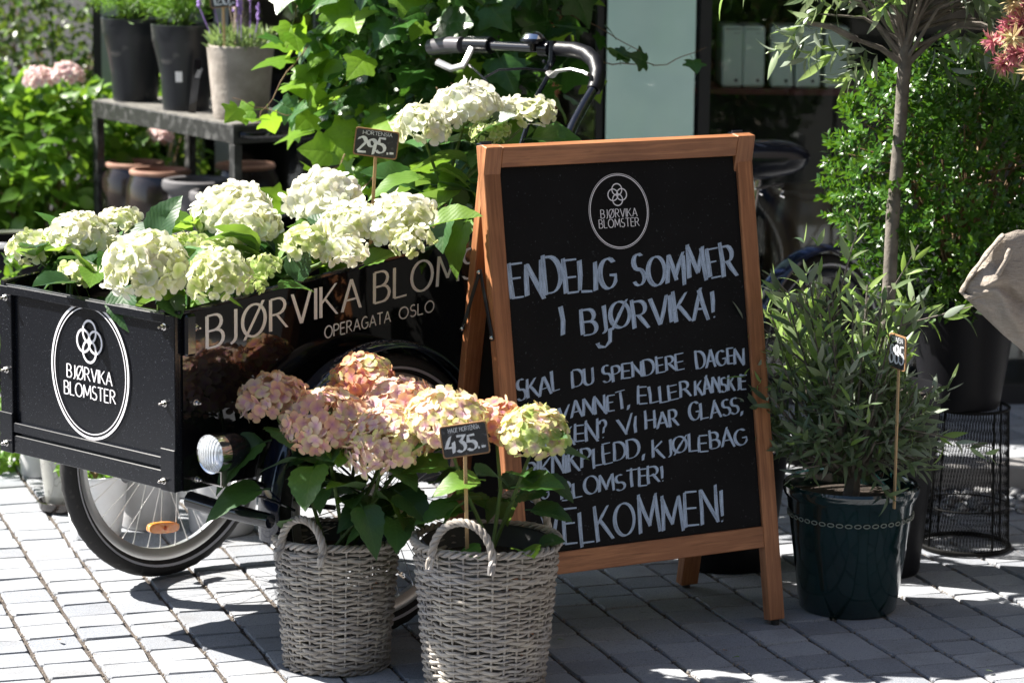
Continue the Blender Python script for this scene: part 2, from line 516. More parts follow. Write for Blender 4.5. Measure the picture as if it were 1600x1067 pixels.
M_linen = linen()
# ground
def paver_m():
    m, nt, N, L, b = nodes('granite_paver')
    r = rand(N, L)
    geo = N.new('ShaderNodeNewGeometry')
    pos = geo.outputs['Position']
    c = mixc(N, L, r, (.20, .215, .245), (.335, .35, .375))
    n = noise(N, L, 420, 2, .6, vec=pos)
    c = mixc(N, L, mapr(N, L, n, .5, .75, 0, .6), c, (.5, .5, .5))
    n = noise(N, L, 300, 2, .6, vec=pos)
    c = mixc(N, L, mapr(N, L, n, .56, .7, 0, .7), c, (.08, .08, .09))
    n = noise(N, L, 5, 4, .6, vec=pos)
    c = mixc(N, L, mapr(N, L, n, .5, .72, 0, .5), c, (.17, .165, .16))
    n = noise(N, L, 38, 4, .7, vec=pos)
    c = mixc(N, L, mapr(N, L, n, .62, .72, 0, .5), c, (.10, .09, .08))
    L.new(c, b.inputs['Base Color']); setp(b, rough=.8, spec=.3)
    n = noise(N, L, 260, 3, .7, vec=pos); bump(N, L, n, .55, .002, b)
    return m
M_paver = paver_m()
M_sand = simple('joint_sand', (.13, .105, .085), .95, var=(.06, .05, .045), vscale=120, bs=1, bscale=350, bdist=.004)
M_grit = simple('joint_grit', (.2, .16, .13), .9, var=(.34, .3, .25), vscale=150)
M_brickd = simple('dark_brick_facade', (.10, .085, .075), .85, var=(.06, .05, .045), vscale=3, bs=.4, bscale=30)
def glass_m():
    m, nt, N, L, b = nodes('shop_window_glass')
    N.remove(b)
    t = N.new('ShaderNodeBsdfTransparent'); t.inputs[0].default_value = (.93, .98, .96, 1)
    g = N.new('ShaderNodeBsdfGlossy'); g.inputs['Roughness'].default_value = .012; g.inputs[0].default_value = (1, 1, 1, 1)
    lw = N.new('ShaderNodeFresnel'); lw.inputs[0].default_value = 1.48
    mx = N.new('ShaderNodeMixShader'); L.new(lw.outputs[0], mx.inputs[0])
    L.new(t.outputs[0], mx.inputs[1]); L.new(g.outputs[0], mx.inputs[2]); L.new(mx.outputs[0], N['Material Output'].inputs[0])
    return m
M_glass = glass_m()
M_mint = simple('mint_glass_panel', (.72, .95, .86), .06, var=(.56, .78, .70), vscale=1.6, spec=.9)
M_mull = simple('window_frame_aluminium', (.3, .3, .31), .4)
M_mulld = simple('dark_window_frame', (.02, .02, .022), .4)
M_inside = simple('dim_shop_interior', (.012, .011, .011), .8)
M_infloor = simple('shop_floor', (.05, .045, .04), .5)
M_file = simple('pale_file_card', (.88, .95, .93), .6)
M_fileink = simple('file_print_ink', (.05, .06, .07), .6)
M_filered = simple('dark_red_shelf_edge', (.12, .015, .02), .5)
M_concstep = simple('pale_concrete_kerb', (.36, .35, .34), .8, var=(.25, .24, .24), vscale=6, bs=.4, bscale=80)
M_pebble = simple('grey_pebble', (.2, .2, .21), .7, var=(.35, .35, .35), vscale=9)
M_innerwood = wood_mat('interior_wood', (.3, .15, .07), (.2, .09, .04), 'X', .5)
M_label = simple('paper_label', (.75, .75, .76), .6)
M_cream = simple('pale_render_wall', (.55, .53, .5), .8, var=(.48, .46, .43), vscale=3)

# ------------------------------------------------------------------ stroke font
def arc(cx, cy, rx, ry, a0, a1, n=12):
    return [(cx + rx * math.cos(R(a0 + (a1 - a0) * i / n)), cy + ry * math.sin(R(a0 + (a1 - a0) * i / n))) for i in range(n + 1)]
def O_(w): return arc(w / 2, .5, w / 2, .5, 90, 450, 28)
GL = {
 'A': (.62, [[(0, 0), (.31, 1)], [(.31, 1), (.62, 0)], [(.11, .34), (.51, .34)]]),
 'B': (.5, [[(0, 0), (0, 1)], [(0, 1)] + arc(.22, .76, .22, .24, 90, -90, 8) + [(0, .52)], [(0, .52)] + arc(.26, .26, .24, .26, 90, -90, 8) + [(0, 0)]]),
 'D': (.62, [[(0, 0), (0, 1)], [(0, 1)] + arc(.2, .5, .42, .5, 90, -90, 12) + [(0, 0)]]),
 'E': (.44, [[(0, 0), (0, 1)], [(0, 1), (.44, 1)], [(0, .53), (.38, .53)], [(0, 0), (.44, 0)]]),
 'G': (.62, [arc(.33, .5, .33, .5, 50, 330, 18) + [(.62, .45), (.38, .45)]]),
 'H': (.56, [[(0, 0), (0, 1)], [(.56, 0), (.56, 1)], [(0, .52), (.56, .52)]]),
 'I': (.0, [[(0, 0), (0, 1)]]),
 'J': (.26, [[(.22, 1), (.22, .2)] + arc(.02, .16, .2, .2, 0, -80, 6)]),
 'K': (.54, [[(0, 0), (0, 1)], [(.5, 1), (.02, .45)], [(.14, .58), (.54, 0)]]),
 'L': (.42, [[(0, 1), (0, 0)], [(0, 0), (.42, 0)]]),
 'M': (.74, [[(0, 0), (.06, 1)], [(.06, 1), (.37, .2)], [(.37, .2), (.68, 1)], [(.68, 1), (.74, 0)]]),
 'N': (.58, [[(0, 0), (0, 1)], [(0, 1), (.58, 0)], [(.58, 0), (.58, 1)]]),
 'O': (.72, [O_(.72)]),
 'Ø': (.72, [O_(.72), [(.06, -.06), (.66, 1.06)]]),
 'P': (.48, [[(0, 0), (0, 1)], [(0, 1)] + arc(.22, .74, .26, .26, 90, -90, 8) + [(0, .48)]]),
 'R': (.54, [[(0, 0), (0, 1)], [(0, 1)] + arc(.22, .75, .24, .25, 90, -90, 8) + [(0, .5)], [(.2, .5), (.54, 0)]]),
 'S': (.46, [arc(.24, .75, .21, .25, 50, 250, 9) + arc(.22, .25, .24, .26, 75, -150, 10)]),
 'T': (.54, [[(.27, 0), (.27, 1)], [(0, 1), (.54, 1)]]),
 'U': (.54, [[(0, 1), (0, .3)] + arc(.27, .27, .27, .27, 180, 360, 10) + [(.54, 1)]]),
 'V': (.6, [[(0, 1), (.3, 0)], [(.3, 0), (.6, 1)]]),
 'Å': (.62, [[(0, 0), (.31, .9)], [(.31, .9), (.62, 0)], [(.11, .3), (.51, .3)], arc(.31, 1.06, .09, .1, 0, 360, 10)]),
 ',': (.08, [[(.08, .08), (0, -.2)]]),
 '.': (.1, [[(0, .04), (.1, .04)]]),
 '-': (.22, [[(0, .12), (.22, .14)]]),
 '!': (.1, [[(.05, 1), (.03, .28)], [(0, .04), (.07, .06)]]),
 '?': (.36, [arc(.18, .78, .18, .22, 170, -70, 10) + [(.18, .3)], [(.15, .04), (.22, .06)]]),
 "'": (.08, [[(.05, 1), (.03, .75)]]),
 '0': (.48, [O_(.48)]),
 '1': (.2, [[(0, .8), (.18, 1), (.18, 0)]]),
 '2': (.5, [arc(.24, .74, .22, .26, 160, -30, 9) + [(.0, .02)], [(0, .02), (.5, .04)]]),
 '3': (.46, [[(.02, .98), (.44, .98), (.2, .6)] + arc(.2, .3, .25, .3, 80, -140, 9)]),
 '4': (.52, [[(.3, 1), (0, .34), (.52, .36)], [(.4, .6), (.36, 0)]]),
 '5': (.48, [[(.46, 1), (.1, 1), (.06, .58)] + arc(.2, .3, .26, .3, 95, -150, 9)]),
 '8': (.48, [arc(.24, .75, .19, .24, 90, 450, 16), arc(.24, .26, .24, .26, 90, 450, 16)]),
 '9': (.46, [arc(.22, .72, .21, .27, 0, 360, 14), [(.44, .78), (.36, 0)]]),
 ' ': (.3, []),
}
def stroke(mb, pts, place, hw, lay, thin, nib=None, taper=False):
    """ribbon on a plane; place(x,y,h)->3D; hw = half width of the thick strokes"""
    n = len(pts)
    if n < 2: return
    P = [Vector((p[0], p[1])) for p in pts]
    L_ = []; Rr = []
    tot = 0; ds = [0]
    for i in range(1, n): tot += (P[i] - P[i - 1]).length; ds.append(tot)
    for i in range(n):
        t = P[min(i + 1, n - 1)] - P[max(i - 1, 0)]
        if (P[0] - P[-1]).length < 1e-6 and i in (0, n - 1): t = P[1] - P[-2]
        if t.length < 1e-9: t = Vector((1, 0))
        t.normalize()
        nr = Vector((-t.y, t.x))
        k = abs(nr.dot(nib)) if nib else 1.0
        h = hw * (thin + (1 - thin) * k)
        if taper: h *= .75 + .25 * math.sin(PI * min(1, .25 + ds[i] / max(tot, 1e-6)))
        if nib and i in (0, n - 1) and (P[0] - P[-1]).length > 1e-6 and k > .45:
            nn = nib * (1 if nib.dot(nr) > 0 else -1) * h
            a = P[i] + nn; b = P[i] - nn
        else: a = P[i] + nr * h; b = P[i] - nr * h
        u = ds[i] * 8
        L_.append(mb.vert(place(a.x, a.y, lay), (u, 0.0))); Rr.append(mb.vert(place(b.x, b.y, lay), (u, .9)))
    for i in range(n - 1): mb.face((Rr[i], Rr[i + 1], L_[i + 1], L_[i]))

def text(mb, s, x0, y0, x1, y1, h0, h1, place, hw, thin=.6, nib=Vector((1, 0)), gap=.16, hand=0.0, seed=1, step=.00012, taper=False):
    """write s between baseline points, cap height h0..h1"""
    rnd = random.Random(seed)
    tot = 0
    for i, ch in enumerate(s): tot += GL[ch][0] + gap
    tot -= gap
    Lw = x1 - x0; sc = Lw / tot
    x = 0; lay = 0
    for ch in s:
        w, sts = GL[ch]
        fx = (x + w / 2) / tot
        h = h0 + (h1 - h0) * fx
        by = y0 + (y1 - y0) * fx
        rot = rnd.uniform(-1, 1) * hand * .9; dy = rnd.uniform(-1, 1) * hand * .35 * h; hs = 1 + rnd.uniform(-.5, .9) * hand
        for st in sts:
            lay = (lay + 1) % 9
            pts = []
            jx, jy = rnd.uniform(-1, 1) * hand * .25, rnd.uniform(-1, 1) * hand * .35
            # subdivide long segments slightly for bowed hand strokes
            q = []
            for i in range(len(st)):
                q.append(st[i])
                if hand and i + 1 < len(st) and len(st) < 4:
                    mx_, my_ = (st[i][0] + st[i + 1][0]) / 2, (st[i][1] + st[i + 1][1]) / 2
                    q.append((mx_ + rnd.uniform(-1, 1) * hand * .2, my_))
            if hand and len(q) == 3:
                d = (q[2][0] - q[0][0], q[2][1] - q[0][1]); e = rnd.uniform(.0, .12)
                q[2] = (q[2][0] + d[0] * e, q[2][1] + d[1] * e)
            for (a, b) in q:
                a += jx; b += jy
                a2 = (a - w / 2); X = x0 + (x + w / 2 + a2) * sc + rot * (b - .5) * h * .6
                Yv = by + b * h * hs + dy - rot * a2 * sc * .6 + (y1 - y0) / Lw * a2 * sc
                pts.append((X, Yv))
            stroke(mb, pts, place, hw, lay * step, thin, nib, taper)
        x += w + gap

def ring(mb, cx, cy, rx, ry, hw, place, lay, n=64):
    ids = []
    for k in range(n):
        th = 2 * PI * k / n
        c, s_ = math.cos(th), math.sin(th)
        ids.append((mb.vert(place(cx + (rx + hw) * c, cy + (ry + hw) * s_, lay)), mb.vert(place(cx + (rx - hw) * c, cy + (ry - hw) * s_, lay))))
    for k in range(n):
        a, b = ids[k], ids[(k + 1) % n]
        mb.face((a[0], b[0], b[1], a[1]))
def emblem(mb, cx, cy, rx, ry, hw, place, lay):
    # four interlaced loops crossing in the middle
    for i, (dx, dy) in enumerate(((0, 1), (1, 0), (0, -1), (-1, 0))):
        ring(mb, cx + dx * rx * .46, cy + dy * ry * .46, rx * .52, ry * .52, hw, place, lay + i * .00012, 36)

# ------------------------------------------------------------------ leaf templates
def leaf_tmpl(L_, W_, seg=6, droop=.25, fold=.25, serr=0.0, tipp=1.0, wave=0.0, col=(1, 1, 1), stalk=0.0, wide=.42, quilt=0):
    """leaf along +Y, face up +Z"""
    m = MB()
    rows = []
    for i in range(seg + 1):
        t = i / seg
        w = math.sin(PI * min(1, t ** (.6 + wide * .4))) ** (tipp) if 0 < t < 1 else 0
        w = w * W_ / 2
        y = L_ * (t - .12 * droop * t * t)
        z = -droop * L_ * t * t
        ss = (1 + serr * (1 if i % 2 else -1))
        zf = fold * w + wave * L_ * .05 * math.sin(t * 14)
        q = quilt * L_ * .005 * (1 if i % 2 else -1)
        if i == 0 or i == seg:
            rows.append([m.vert((0, y + stalk, z), (0, t), col)])
        elif quilt:
            rows.append([m.vert((-w * ss, y + stalk, z + zf), (-1 * w / (W_ / 2), t), col),
                         m.vert((-w * .5, y + stalk, z + zf * .6 + q), (-.5 * w / (W_ / 2), t), col),
                         m.vert((0, y + stalk, z), (0, t), col),
                         m.vert((w * .5, y + stalk, z + zf * .6 + q), (.5 * w / (W_ / 2), t), col),
                         m.vert((w * ss, y + stalk, z + zf), (w / (W_ / 2), t), col)])
        else:
            rows.append([m.vert((-w * ss, y + stalk, z + zf), (-1 * w / (W_ / 2), t), col), m.vert((0, y + stalk, z), (0, t), col),
                         m.vert((w * ss, y + stalk, z + zf), (w / (W_ / 2), t), col)])
    for i in range(seg):
        A, B = rows[i], rows[i + 1]
        if len(A) == 1:
            for k in range(len(B) - 1): m.face((A[0], B[k + 1], B[k]))
        elif len(B) == 1:
            for k in range(len(A) - 1): m.face((A[k], A[k + 1], B[0]))
        else:
            for k in range(len(A) - 1): m.face((A[k], A[k + 1], B[k + 1], B[k]))
    if stalk:
        m.tube([(0, 0, 0), (0, stalk * .6, -.002 + stalk * .05), (0, stalk + L_ * .1, 0)], L_ * .018, 4, False)
    return m

def ivy_tmpl(S=1.0, curl=.15, seed=0, stalk=.5):
    rnd = random.Random(seed)
    m = MB()
    base = (0, .0)
    # outline for one side (x>0), five lobes
    side = [(.0, .0), (.10, -.10), (.30, -.14), (.50, -.04), (.45, .08), (.46, .18), (.60, .28), (.68, .42), (.50, .46), (.33, .52), (.26, .66), (.15, .84), (.0, 1.02)]
    side = [(x * (1 + rnd.uniform(-.08, .08)), y + rnd.uniform(-.02, .02)) if 0 < i < 12 else (x, y) for i, (x, y) in enumerate(side)]
    def zz(x, y): return curl * (abs(x) * .55 - (x * x + (y - .3) ** 2) * .9) + .05 * math.sin(5 * x + seed) * abs(x)
    mid = [(0, .0), (0, .22), (0, .5), (0, .76), (0, 1.02)]
    st = stalk
    for sg in (1, -1):
        c0 = m.vert((0, st * S, zz(0, 0) * S), (0, 0)); c1 = m.vert((0, (st + .24) * S, zz(0, .24) * S), (0, .24))
        c2 = m.vert((0, (st + .52) * S, zz(0, .52) * S), (0, .52))
        mid_l = m.vert((sg * .28 * S, (st + .12) * S, (zz(.28, .12) + .02) * S), (sg * .35, .1))
        mid_u = m.vert((sg * .28 * S, (st + .36) * S, (zz(.28, .36) + .02) * S), (sg * .35, .4))
        P = [m.vert((sg * x * S, (st + y) * S, zz(x, y) * S), (sg * x * 1.3, y)) for x, y in side]
        def F(*ids): m.face(ids if sg > 0 else ids[::-1])
        F(c0, P[1], mid_l); F(P[1], P[2], mid_l); F(P[2], P[3], mid_l); F(P[3], P[4], mid_l); F(P[4], P[5], mid_l)
        F(c0, mid_l, c1); F(mid_l, mid_u, c1); F(mid_l, P[5], mid_u); F(P[5], P[6], mid_u); F(P[6], P[7], mid_u)
        F(P[7], P[8], mid_u); F(P[8], P[9], mid_u); F(c1, mid_u, c2); F(mid_u, P[9], c2); F(P[9], P[10], c2); F(P[10], P[11], c2); F(P[11], P[12], c2)
    m.tube([(0, 0, -.1 * S), (0, st * .5 * S, -.02 * S), (0, (st + .05) * S, zz(0, .05) * S)], .016 * S, 4, False)
    return m

# ------------------------------------------------------------------ world layout helpers
def paver_tmpl(seed, w, l):
    rnd = random.Random(seed)
    m = MB()
    k = 3
    out = []
    hw, hl = w / 2, l / 2
    c = .006
    base = [(-hw + c, -hl), (hw - c, -hl), (hw, -hl + c), (hw, hl - c), (hw - c, hl), (-hw + c, hl), (-hw, hl - c), (-hw, -hl + c)]
    base = [(x + rnd.uniform(-.0022, .0018), y + rnd.uniform(-.0018, .0018)) for x, y in base]
    A = [m.vert((x * .955, y * .945, rnd.uniform(-.0006, .0)), (x, y)) for x, y in base]
    B = [m.vert((x * .99, y * .985, -.004 + rnd.uniform(-.0012, .0008))) for x, y in base]
    C_ = [m.vert((x, y, -.03)) for x, y in base]
    n = len(base)
    m.face(A)
    for i in range(n):
        j = (i + 1) % n
        m.face((A[j], A[i], B[i], B[j])); m.face((B[j], B[i], C_[i], C_[j]))
    return m

# ================================================================== GROUND
g = MB(); g.poly([(-120, -120, -.014), (120, -120, -.014), (120, 120, -.014), (-120, 120, -.014)])
ground = g.build('ground', simple('dark_asphalt', (.04, .04, .042), .95, spec=.1, var=(.055, .053, .05), vscale=2, bs=.5, bscale=60, bdist=.01), smooth=False, kind='structure')
UP = Vector((math.cos(R(18.42)), math.sin(R(18.42)), 0)); VP = Vector((-UP.y, UP.x, 0))
WR, WC, OFF = .1194, .103, 7.388
pav_root = thing('paving', None, None, (0, 0, 0)); pav_root['kind'] = 'structure'
ptm = [paver_tmpl(k, WR - .010, WC - .0035) for k in range(6)]
pme = [t.mesh('paver', M_paver, smooth=False) for t in ptm]
rnd = random.Random(5)
cells = []
for k in range(-22, 60):
    st = rnd.uniform(0, 1); v = 1.0 + st * WC
    while v < 12:
        ln = WC * rnd.uniform(.93, 1.07)
        c = UP * ((k + .5 + OFF) * WR) + VP * (v + ln / 2)
        v += ln
        if -3.4 < c.x < 3.4 and 4.6 < c.y < 9.9:
            cells.append((c, ln))
def px(c):
    d = Vector((c.x, c.y, c.z - 1.72)); z = d.dot(fwd)
    return 800 + 4400 * d.dot(crt) / z, 533 - 4400 * d.dot(cup) / z
def hid(x, y):   # behind the cart box, the baskets or the board, or off the picture
    if not (-25 < x < 1625 and 700 < y < 1085): return True
    if 450 < x < 600 and y < 1040: return True
    if 665 < x < 850: return True
    if 860 < x < 1180 and y < 830: return True
    return False
order = sorted(range(len(cells)), key=lambda i: (hid(*px(cells[i][0])), cells[i][0].y))
matsf = {k: [] for k in range(6)}
for n, i in enumerate(order):
    c, ln = cells[i]
    m = frame((c.x + rnd.gauss(0, .0008), c.y, rnd.uniform(-.0030, 0)), VP + Vector((0, 0, rnd.gauss(0, .008))) + UP * rnd.gauss(0, .006), Vector((rnd.gauss(0, .008), rnd.gauss(0, .008), 1)))
    sc = (ln - .0035) / (WC - .0035)
    m = m @ Matrix.Diagonal((1, sc, 1, 1))
    k = rnd.randrange(6)
    if n < 296: link('paver', pme[k], pav_root, mat=m)
    else: matsf[k].append(m)
build_multi('far_pavers', [(ptm[k], matsf[k], None) for k in range(6)], M_paver, pav_root, smooth=False)
# grit in the row joints
oct_ = MB()
for p in ((1, 0, 0), (0, 1, 0), (-1, 0, 0), (0, -1, 0), (0, 0, .8), (0, 0, -.8)): oct_.vert(p)
for q in ((0, 1, 4), (1, 2, 4), (2, 3, 4), (3, 0, 4), (1, 0, 5), (2, 1, 5), (3, 2, 5), (0, 3, 5)): oct_.face(q)
gm = []
for k in range(-14, 26):
    for _ in range(330):
        v = rnd.uniform(5.2, 8.2)
        p = UP * ((k + OFF) * WR + rnd.gauss(0, .0036)) + VP * v
        if not (-1.6 < p.x < 1.6 and 5.5 < p.y < 7.6): continue
        s = rnd.uniform(.0012, .0034)
        gm.append(Matrix.Translation((p.x, p.y, -.011 + rnd.uniform(.003, .0105))) @ Matrix.Rotation(rnd.uniform(0, 6), 4, 'Z') @ Matrix.Diagonal((s, s * rnd.uniform(.6, 1.2), s * .8, 1)))
build_multi('joint_grit', [(oct_, gm, None)], M_grit, pav_root, smooth=False)
gb = MB()     # packed joint bed just under the paver edges
gb.poly([(-3.4, 4.6, -.0095), (3.4, 4.6, -.0095), (3.4, 9.9, -.0095), (-3.4, 9.9, -.0095)])
gb.build('joint_bed', M_sand, pav_root, smooth=False)

# ================================================================== SHOP FRONT
FA = R(4)
shop = thing('shop_front', 'glass shop front with pale frames and a dim interior behind the plants', 'shop front', (0, 8.75, 0), FA)
def bx(name, m, parent, *boxes, bev=0.0, smooth=False, kind=None):
    b = MB()
    for (c, sz) in boxes: b.box(c, sz, bev=bev)
    return b.build(name, m, parent, smooth, kind)
# local x along the front, y into the shop
for (a, b, y) in ((-.58, .27, 0), (.57, 1.5, 0), (1.54, 2.6, 0), (-1.30, -.98, 1.3), (-.92, -.62, 1.3)):
    bx('window_pane', M_glass, shop, (((a + b) / 2, y, 1.4), (b - a - .01, .012, 2.7)))
bx('window_pane', M_glass, shop, ((-.60, .66, 1.4), (.012, 1.2, 2.7)))
for x, y, w_, mt in ((-1.34, 1.3, .06, M_mull), (-1.125, 1.285, .035, M_mull), (-.95, 1.3, .05, M_mull), (-.60, 1.3, .05, M_mull), (-.60, 0, .04, M_mulld)):
    bx('mullion', mt, shop, ((x, y, 1.4), (w_, .07, 2.8)))
bx('door_leaf', M_cream, shop, ((-1.06, 1.34, 1.4), (.09, .02, 2.7)))
bx('mullion', M_mulld, shop, ((.262, .01, 1.4), (.02, .06, 2.8)))
for x in (.59, 1.52, 2.62): bx('mullion', M_mulld, shop, ((x, .01, 1.4), (.035, .06, 2.8)))
bx('side_panel', M_mint, shop, ((.42, -.012, 1.4), (.275, .02, 2.7)))
bx('threshold', M_mulld, shop, ((1.0, .0, .03), (3.25, .1, .06)))
bx('lintel', M_mull, shop, ((1.0, .0, 2.95), (3.3, .2, .3)))
bx('lintel', M_mull, shop, ((-.97, 1.3, 2.95), (.8, .2, .3)))
bx('upper_wall', M_brickd, shop, ((4.2, .06, 9.1), (9.7, .2, 12.0)))  # both upper walls are unseen, made tall and dark to block sky light
bx('upper_wall', M_brickd, shop, ((-1.3, 1.36, 9.1), (1.5, .2, 12.0)))
bx('side_pier', M_brickd, shop, ((5.9, .0, 1.5), (6.3, .4, 3.0)))
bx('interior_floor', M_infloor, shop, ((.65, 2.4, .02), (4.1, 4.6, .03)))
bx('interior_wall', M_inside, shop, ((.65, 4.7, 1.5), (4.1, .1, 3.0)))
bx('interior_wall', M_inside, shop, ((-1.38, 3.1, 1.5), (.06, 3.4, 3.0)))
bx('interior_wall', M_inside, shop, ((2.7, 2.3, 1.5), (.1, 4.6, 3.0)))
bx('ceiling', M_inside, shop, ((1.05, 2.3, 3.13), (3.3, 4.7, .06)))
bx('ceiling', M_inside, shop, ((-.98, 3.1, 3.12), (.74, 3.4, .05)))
# shelf with pale files inside
sf = thing('file_shelf', 'dark shelf behind the shop window carrying a row of pale upright files', 'shelf', (-.06, 9.0, 0), R(0))
for z in (.969, 1.29):
    bx('shelf_board', M_filered if z < 1 else M_innerwood, sf, ((.94, .12, z), (.72, .26, .018)))
for x in (.57, 1.31): bx('side_board', M_inside, sf, ((x, .12, .65), (.02, .26, 1.3)))
bx('back_board', M_inside, sf, ((.94, .26, .65), (.72, .01, 1.3)))
fx = [(.693, .066, 'leftmost'), (.762, .068, 'second from left'), (.852, .071, 'third from left'), (.936, .080, 'second from right'), (1.027, .072, 'rightmost')]
for i, (x, w, nm) in enumerate(fx):
    t = thing('file_box', 'pale mint upright file behind the shop glass, %s of the five' % nm, 'file box', (x, 9.02, .980), R(rnd.uniform(-3, 3)), 'pale files on the shelf inside the shop')
    b = MB(); b.box((0, .1, .0975), (w, .2, .195), bev=.006); b.build('case', M_file, t)
    b = MB(); b.lathe([(0, 0), (.0055, 0)], (w * .2, -.0012, .022), 14, ax=(Vector((1, 0, 0)), Vector((0, 0, 1)), Vector((0, -1, 0)))); b.build('finger_hole', M_fileink, t)
    b = MB()
    for k in range(9):
        b.box((-w * .36 + k * w * .09, -.0006, .185), (w * .05, .0006, rnd.uniform(.0025, .0045)))
    for k in range(4): b.box((w * .1 + k * w * .08, -.0006, .172), (w * .05, .0006, .0018))
    b.build('printed_mark', M_fileink, t, False)
lb = MB(); lb.box((1.0, 9.15, 1.37), (.36, .24, .13), bev=.004)
tag(lb.build('wooden_crate', M_innerwood), 'brown wooden crate high up inside the dark shop window', 'crate')
kb = MB()
for k in range(4):
    kb.box((1.45 + k * .62, 7.62, .035), (.61, .12, .07), bev=.006)
tag(kb.build('concrete_kerb', M_concstep), 'low pale concrete kerb along the bed behind the wire stand', 'kerb')
pm = []
for _ in range(420):
    s = rnd.uniform(.008, .02)
    pm.append(Matrix.Translation((rnd.uniform(.95, 2.2), rnd.uniform(7.28, 7.55), s * .45)) @ Matrix.Rotation(rnd.uniform(0, 6), 4, 'Z') @ Matrix.Diagonal((s, s * .75, s * .55, 1)))
sph = MB(); sph.lathe([(0, -1), (.7, -.7), (1, 0), (.7, .7), (0, 1)], n=8)
tag(build_multi('pebble_bed', [(sph, pm, None)], M_pebble), 'grey rounded pebbles on the ground before the pale kerb', 'pebbles')

# ================================================================== CARGO TRICYCLE
TL = (-1.125, 6.122, 0); TA = R(-42.5)
tri = thing('cargo_tricycle', 'black delivery tricycle with a lettered flower box between its two front wheels', 'cargo tricycle', TL, TA)
BW, BL, BZ = .59, 1.12, .394
def ztop(y): return .768 + .086 * y
X_, Y_, Z_ = Vector((1, 0, 0)), Vector((0, 1, 0)), Vector((0, 0, 1))
# front panel (at y = 0, facing -y)
b = MB(); b.box((BW / 2, .008, (BZ + .768) / 2), (BW - .004, .012, .768 - BZ), bev=.001)
fpan = b.build('front_panel', M_black, tri)
bx('top_rail', M_black, tri, ((BW / 2, .004, .757), (BW - .06, .026, .020)), bev=.002, smooth=True)
bx('lower_rail', M_black, tri, ((BW / 2, -.003, .4525), (BW - .075, .012, .022)), bev=.0015, smooth=True)
bx('lower_rail', M_black, tri, ((BW / 2, -.001, .415), (BW - .075, .014, .040)), bev=.0015, smooth=True)
for x in (.022, BW - .022):
    b = MB(); b.box((x, -.003, (BZ + .765) / 2), (.043, .010, .765 - BZ), bev=.0015)
    b.box((x, -.009, BZ + .045), (.046, .006, .09), bev=.0015)
    br = b.build('corner_bracket', M_black, tri)
def bolt(parent, p, ax):
    ax = Vector(ax); u_ = ax.orthogonal().normalized(); v_ = ax.cross(u_)
    m = MB()
    m.lathe([(0, 0), (.0075, 0), (.0075, .0015), (.0055, .002)], p, 12, (u_, v_, ax))
    m.lathe([(.0055, .002), (.0055, .007), (.004, .0085), (.0032, .0085), (.0032, .015), (.002, .017), (0, .017)], p, 6, (u_, v_, ax))
    return m.build('bolt', M_steel, parent)
for x in (.026, BW - .032):
    for z in (.74, .579, .415): bolt(tri, (x, -.0082 if z > .5 else -.0122, z), (0, -1, 0))
# tiny drill holes
b = MB()
for x in (.14, .455):
    for z in (.555, .535): b.lathe([(0, 0), (.0022, 0)], (x, .0014, z), 8, (X_, Z_, -Y_))
b.build('drill_hole', M_gloss, fpan)
def plF(x, y, h): return (x, -.0004 - .0008 - h, y)
b = MB()
ring(b, .305, .612, .128, .146, .0028, plF, .0008)
ring(b, .305, .612, .119, .137, .0012, plF, .0008)
lg = b.build('logo_ring', M_print, fpan, False)
b = MB(); emblem(b, .305, .676, .042, .046, .0026, plF, .0007); b.build('emblem', M_print, fpan, False)
b = MB(); text(b, 'BJØRVIKA', .227, .590, .379, .590, .0285, .0285, plF, .0018, .62, gap=.15); text(b, 'BLOMSTER', .217, .552, .389, .552, .0285, .0285, plF, .0018, .62, gap=.15)
b.build('lettering', M_print, fpan, False)
# side panels
def side_panel(x, out):
    b = MB()
    pts = [(0.012, BZ), (BL, BZ), (BL, ztop(BL)), (0.012, ztop(0))]
    a = [b.vert((x - .006, y, z)) for y, z in pts]; c = [b.vert((x + .006, y, z)) for y, z in pts]
    b.face(a); b.face(c[::-1])
    for i in range(4):
        j = (i + 1) % 4; b.face((a[j], a[i], c[i], c[j]))
    o = b.build('side_panel', M_gloss, tri, False)
    e = MB(); e.tube([(x, .0, ztop(0) + .001), (x, BL, ztop(BL) + .001)], .0072, 8)
    e.build('top_edge', M_frame, tri)
    return o
span = side_panel(BW - .004, 1)
side_panel(.004, -1)
bx('rear_panel', M_gloss, tri, ((BW / 2, BL, (BZ + ztop(BL)) / 2), (BW - .03, .012, ztop(BL) - BZ)))
bx('floor_panel', M_black, tri, ((BW / 2, BL / 2, BZ + .012), (BW - .03, BL - .03, .012)))
def plS(x, y, h): return (BW + .0022 + .0006 + h, x, y)
b = MB()
text(b, 'BJØRVIKA', .078, .6885, .523, .7258, .068, .068, plS, .0048, .42, gap=.17)
b.build('lettering', M_print, span, False); b = MB()
text(b, 'BLOMSTER', .567, .7297, 1.078, .7725, .068, .068, plS, .0048, .42, gap=.17)
b.build('lettering', M_print, span, False)
b = MB(); text(b, 'OPERAGATA', .416, .6695, .617, .683, .0255, .0255, plS, .0018, .85, gap=.16)
b.build('lettering', M_print, span, False)
b = MB(); text(b, 'OSLO', .645, .685, .755, .6915, .0255, .0255, plS, .0018, .85, gap=.16)
b.build('lettering', M_print, span, False)
# hinge at the near front corner
b = MB(); b.box((BW + .008, .026, .724), (.014, .030, .088), bev=.005); b.box((BW - .02, .010, .772), (.06, .03, .004)); b.box((BW + .004, .045, .7755), (.006, .09, .003))
b.build('hinge', M_frame, tri)
b = MB(); b.box((-.012, .026, .724), (.012, .030, .088), bev=.004); b.build('hinge', M_frame, tri)
for z in (.737, .578, .415): bolt(tri, (BW + .0022, .046, z), (1, 0, 0))
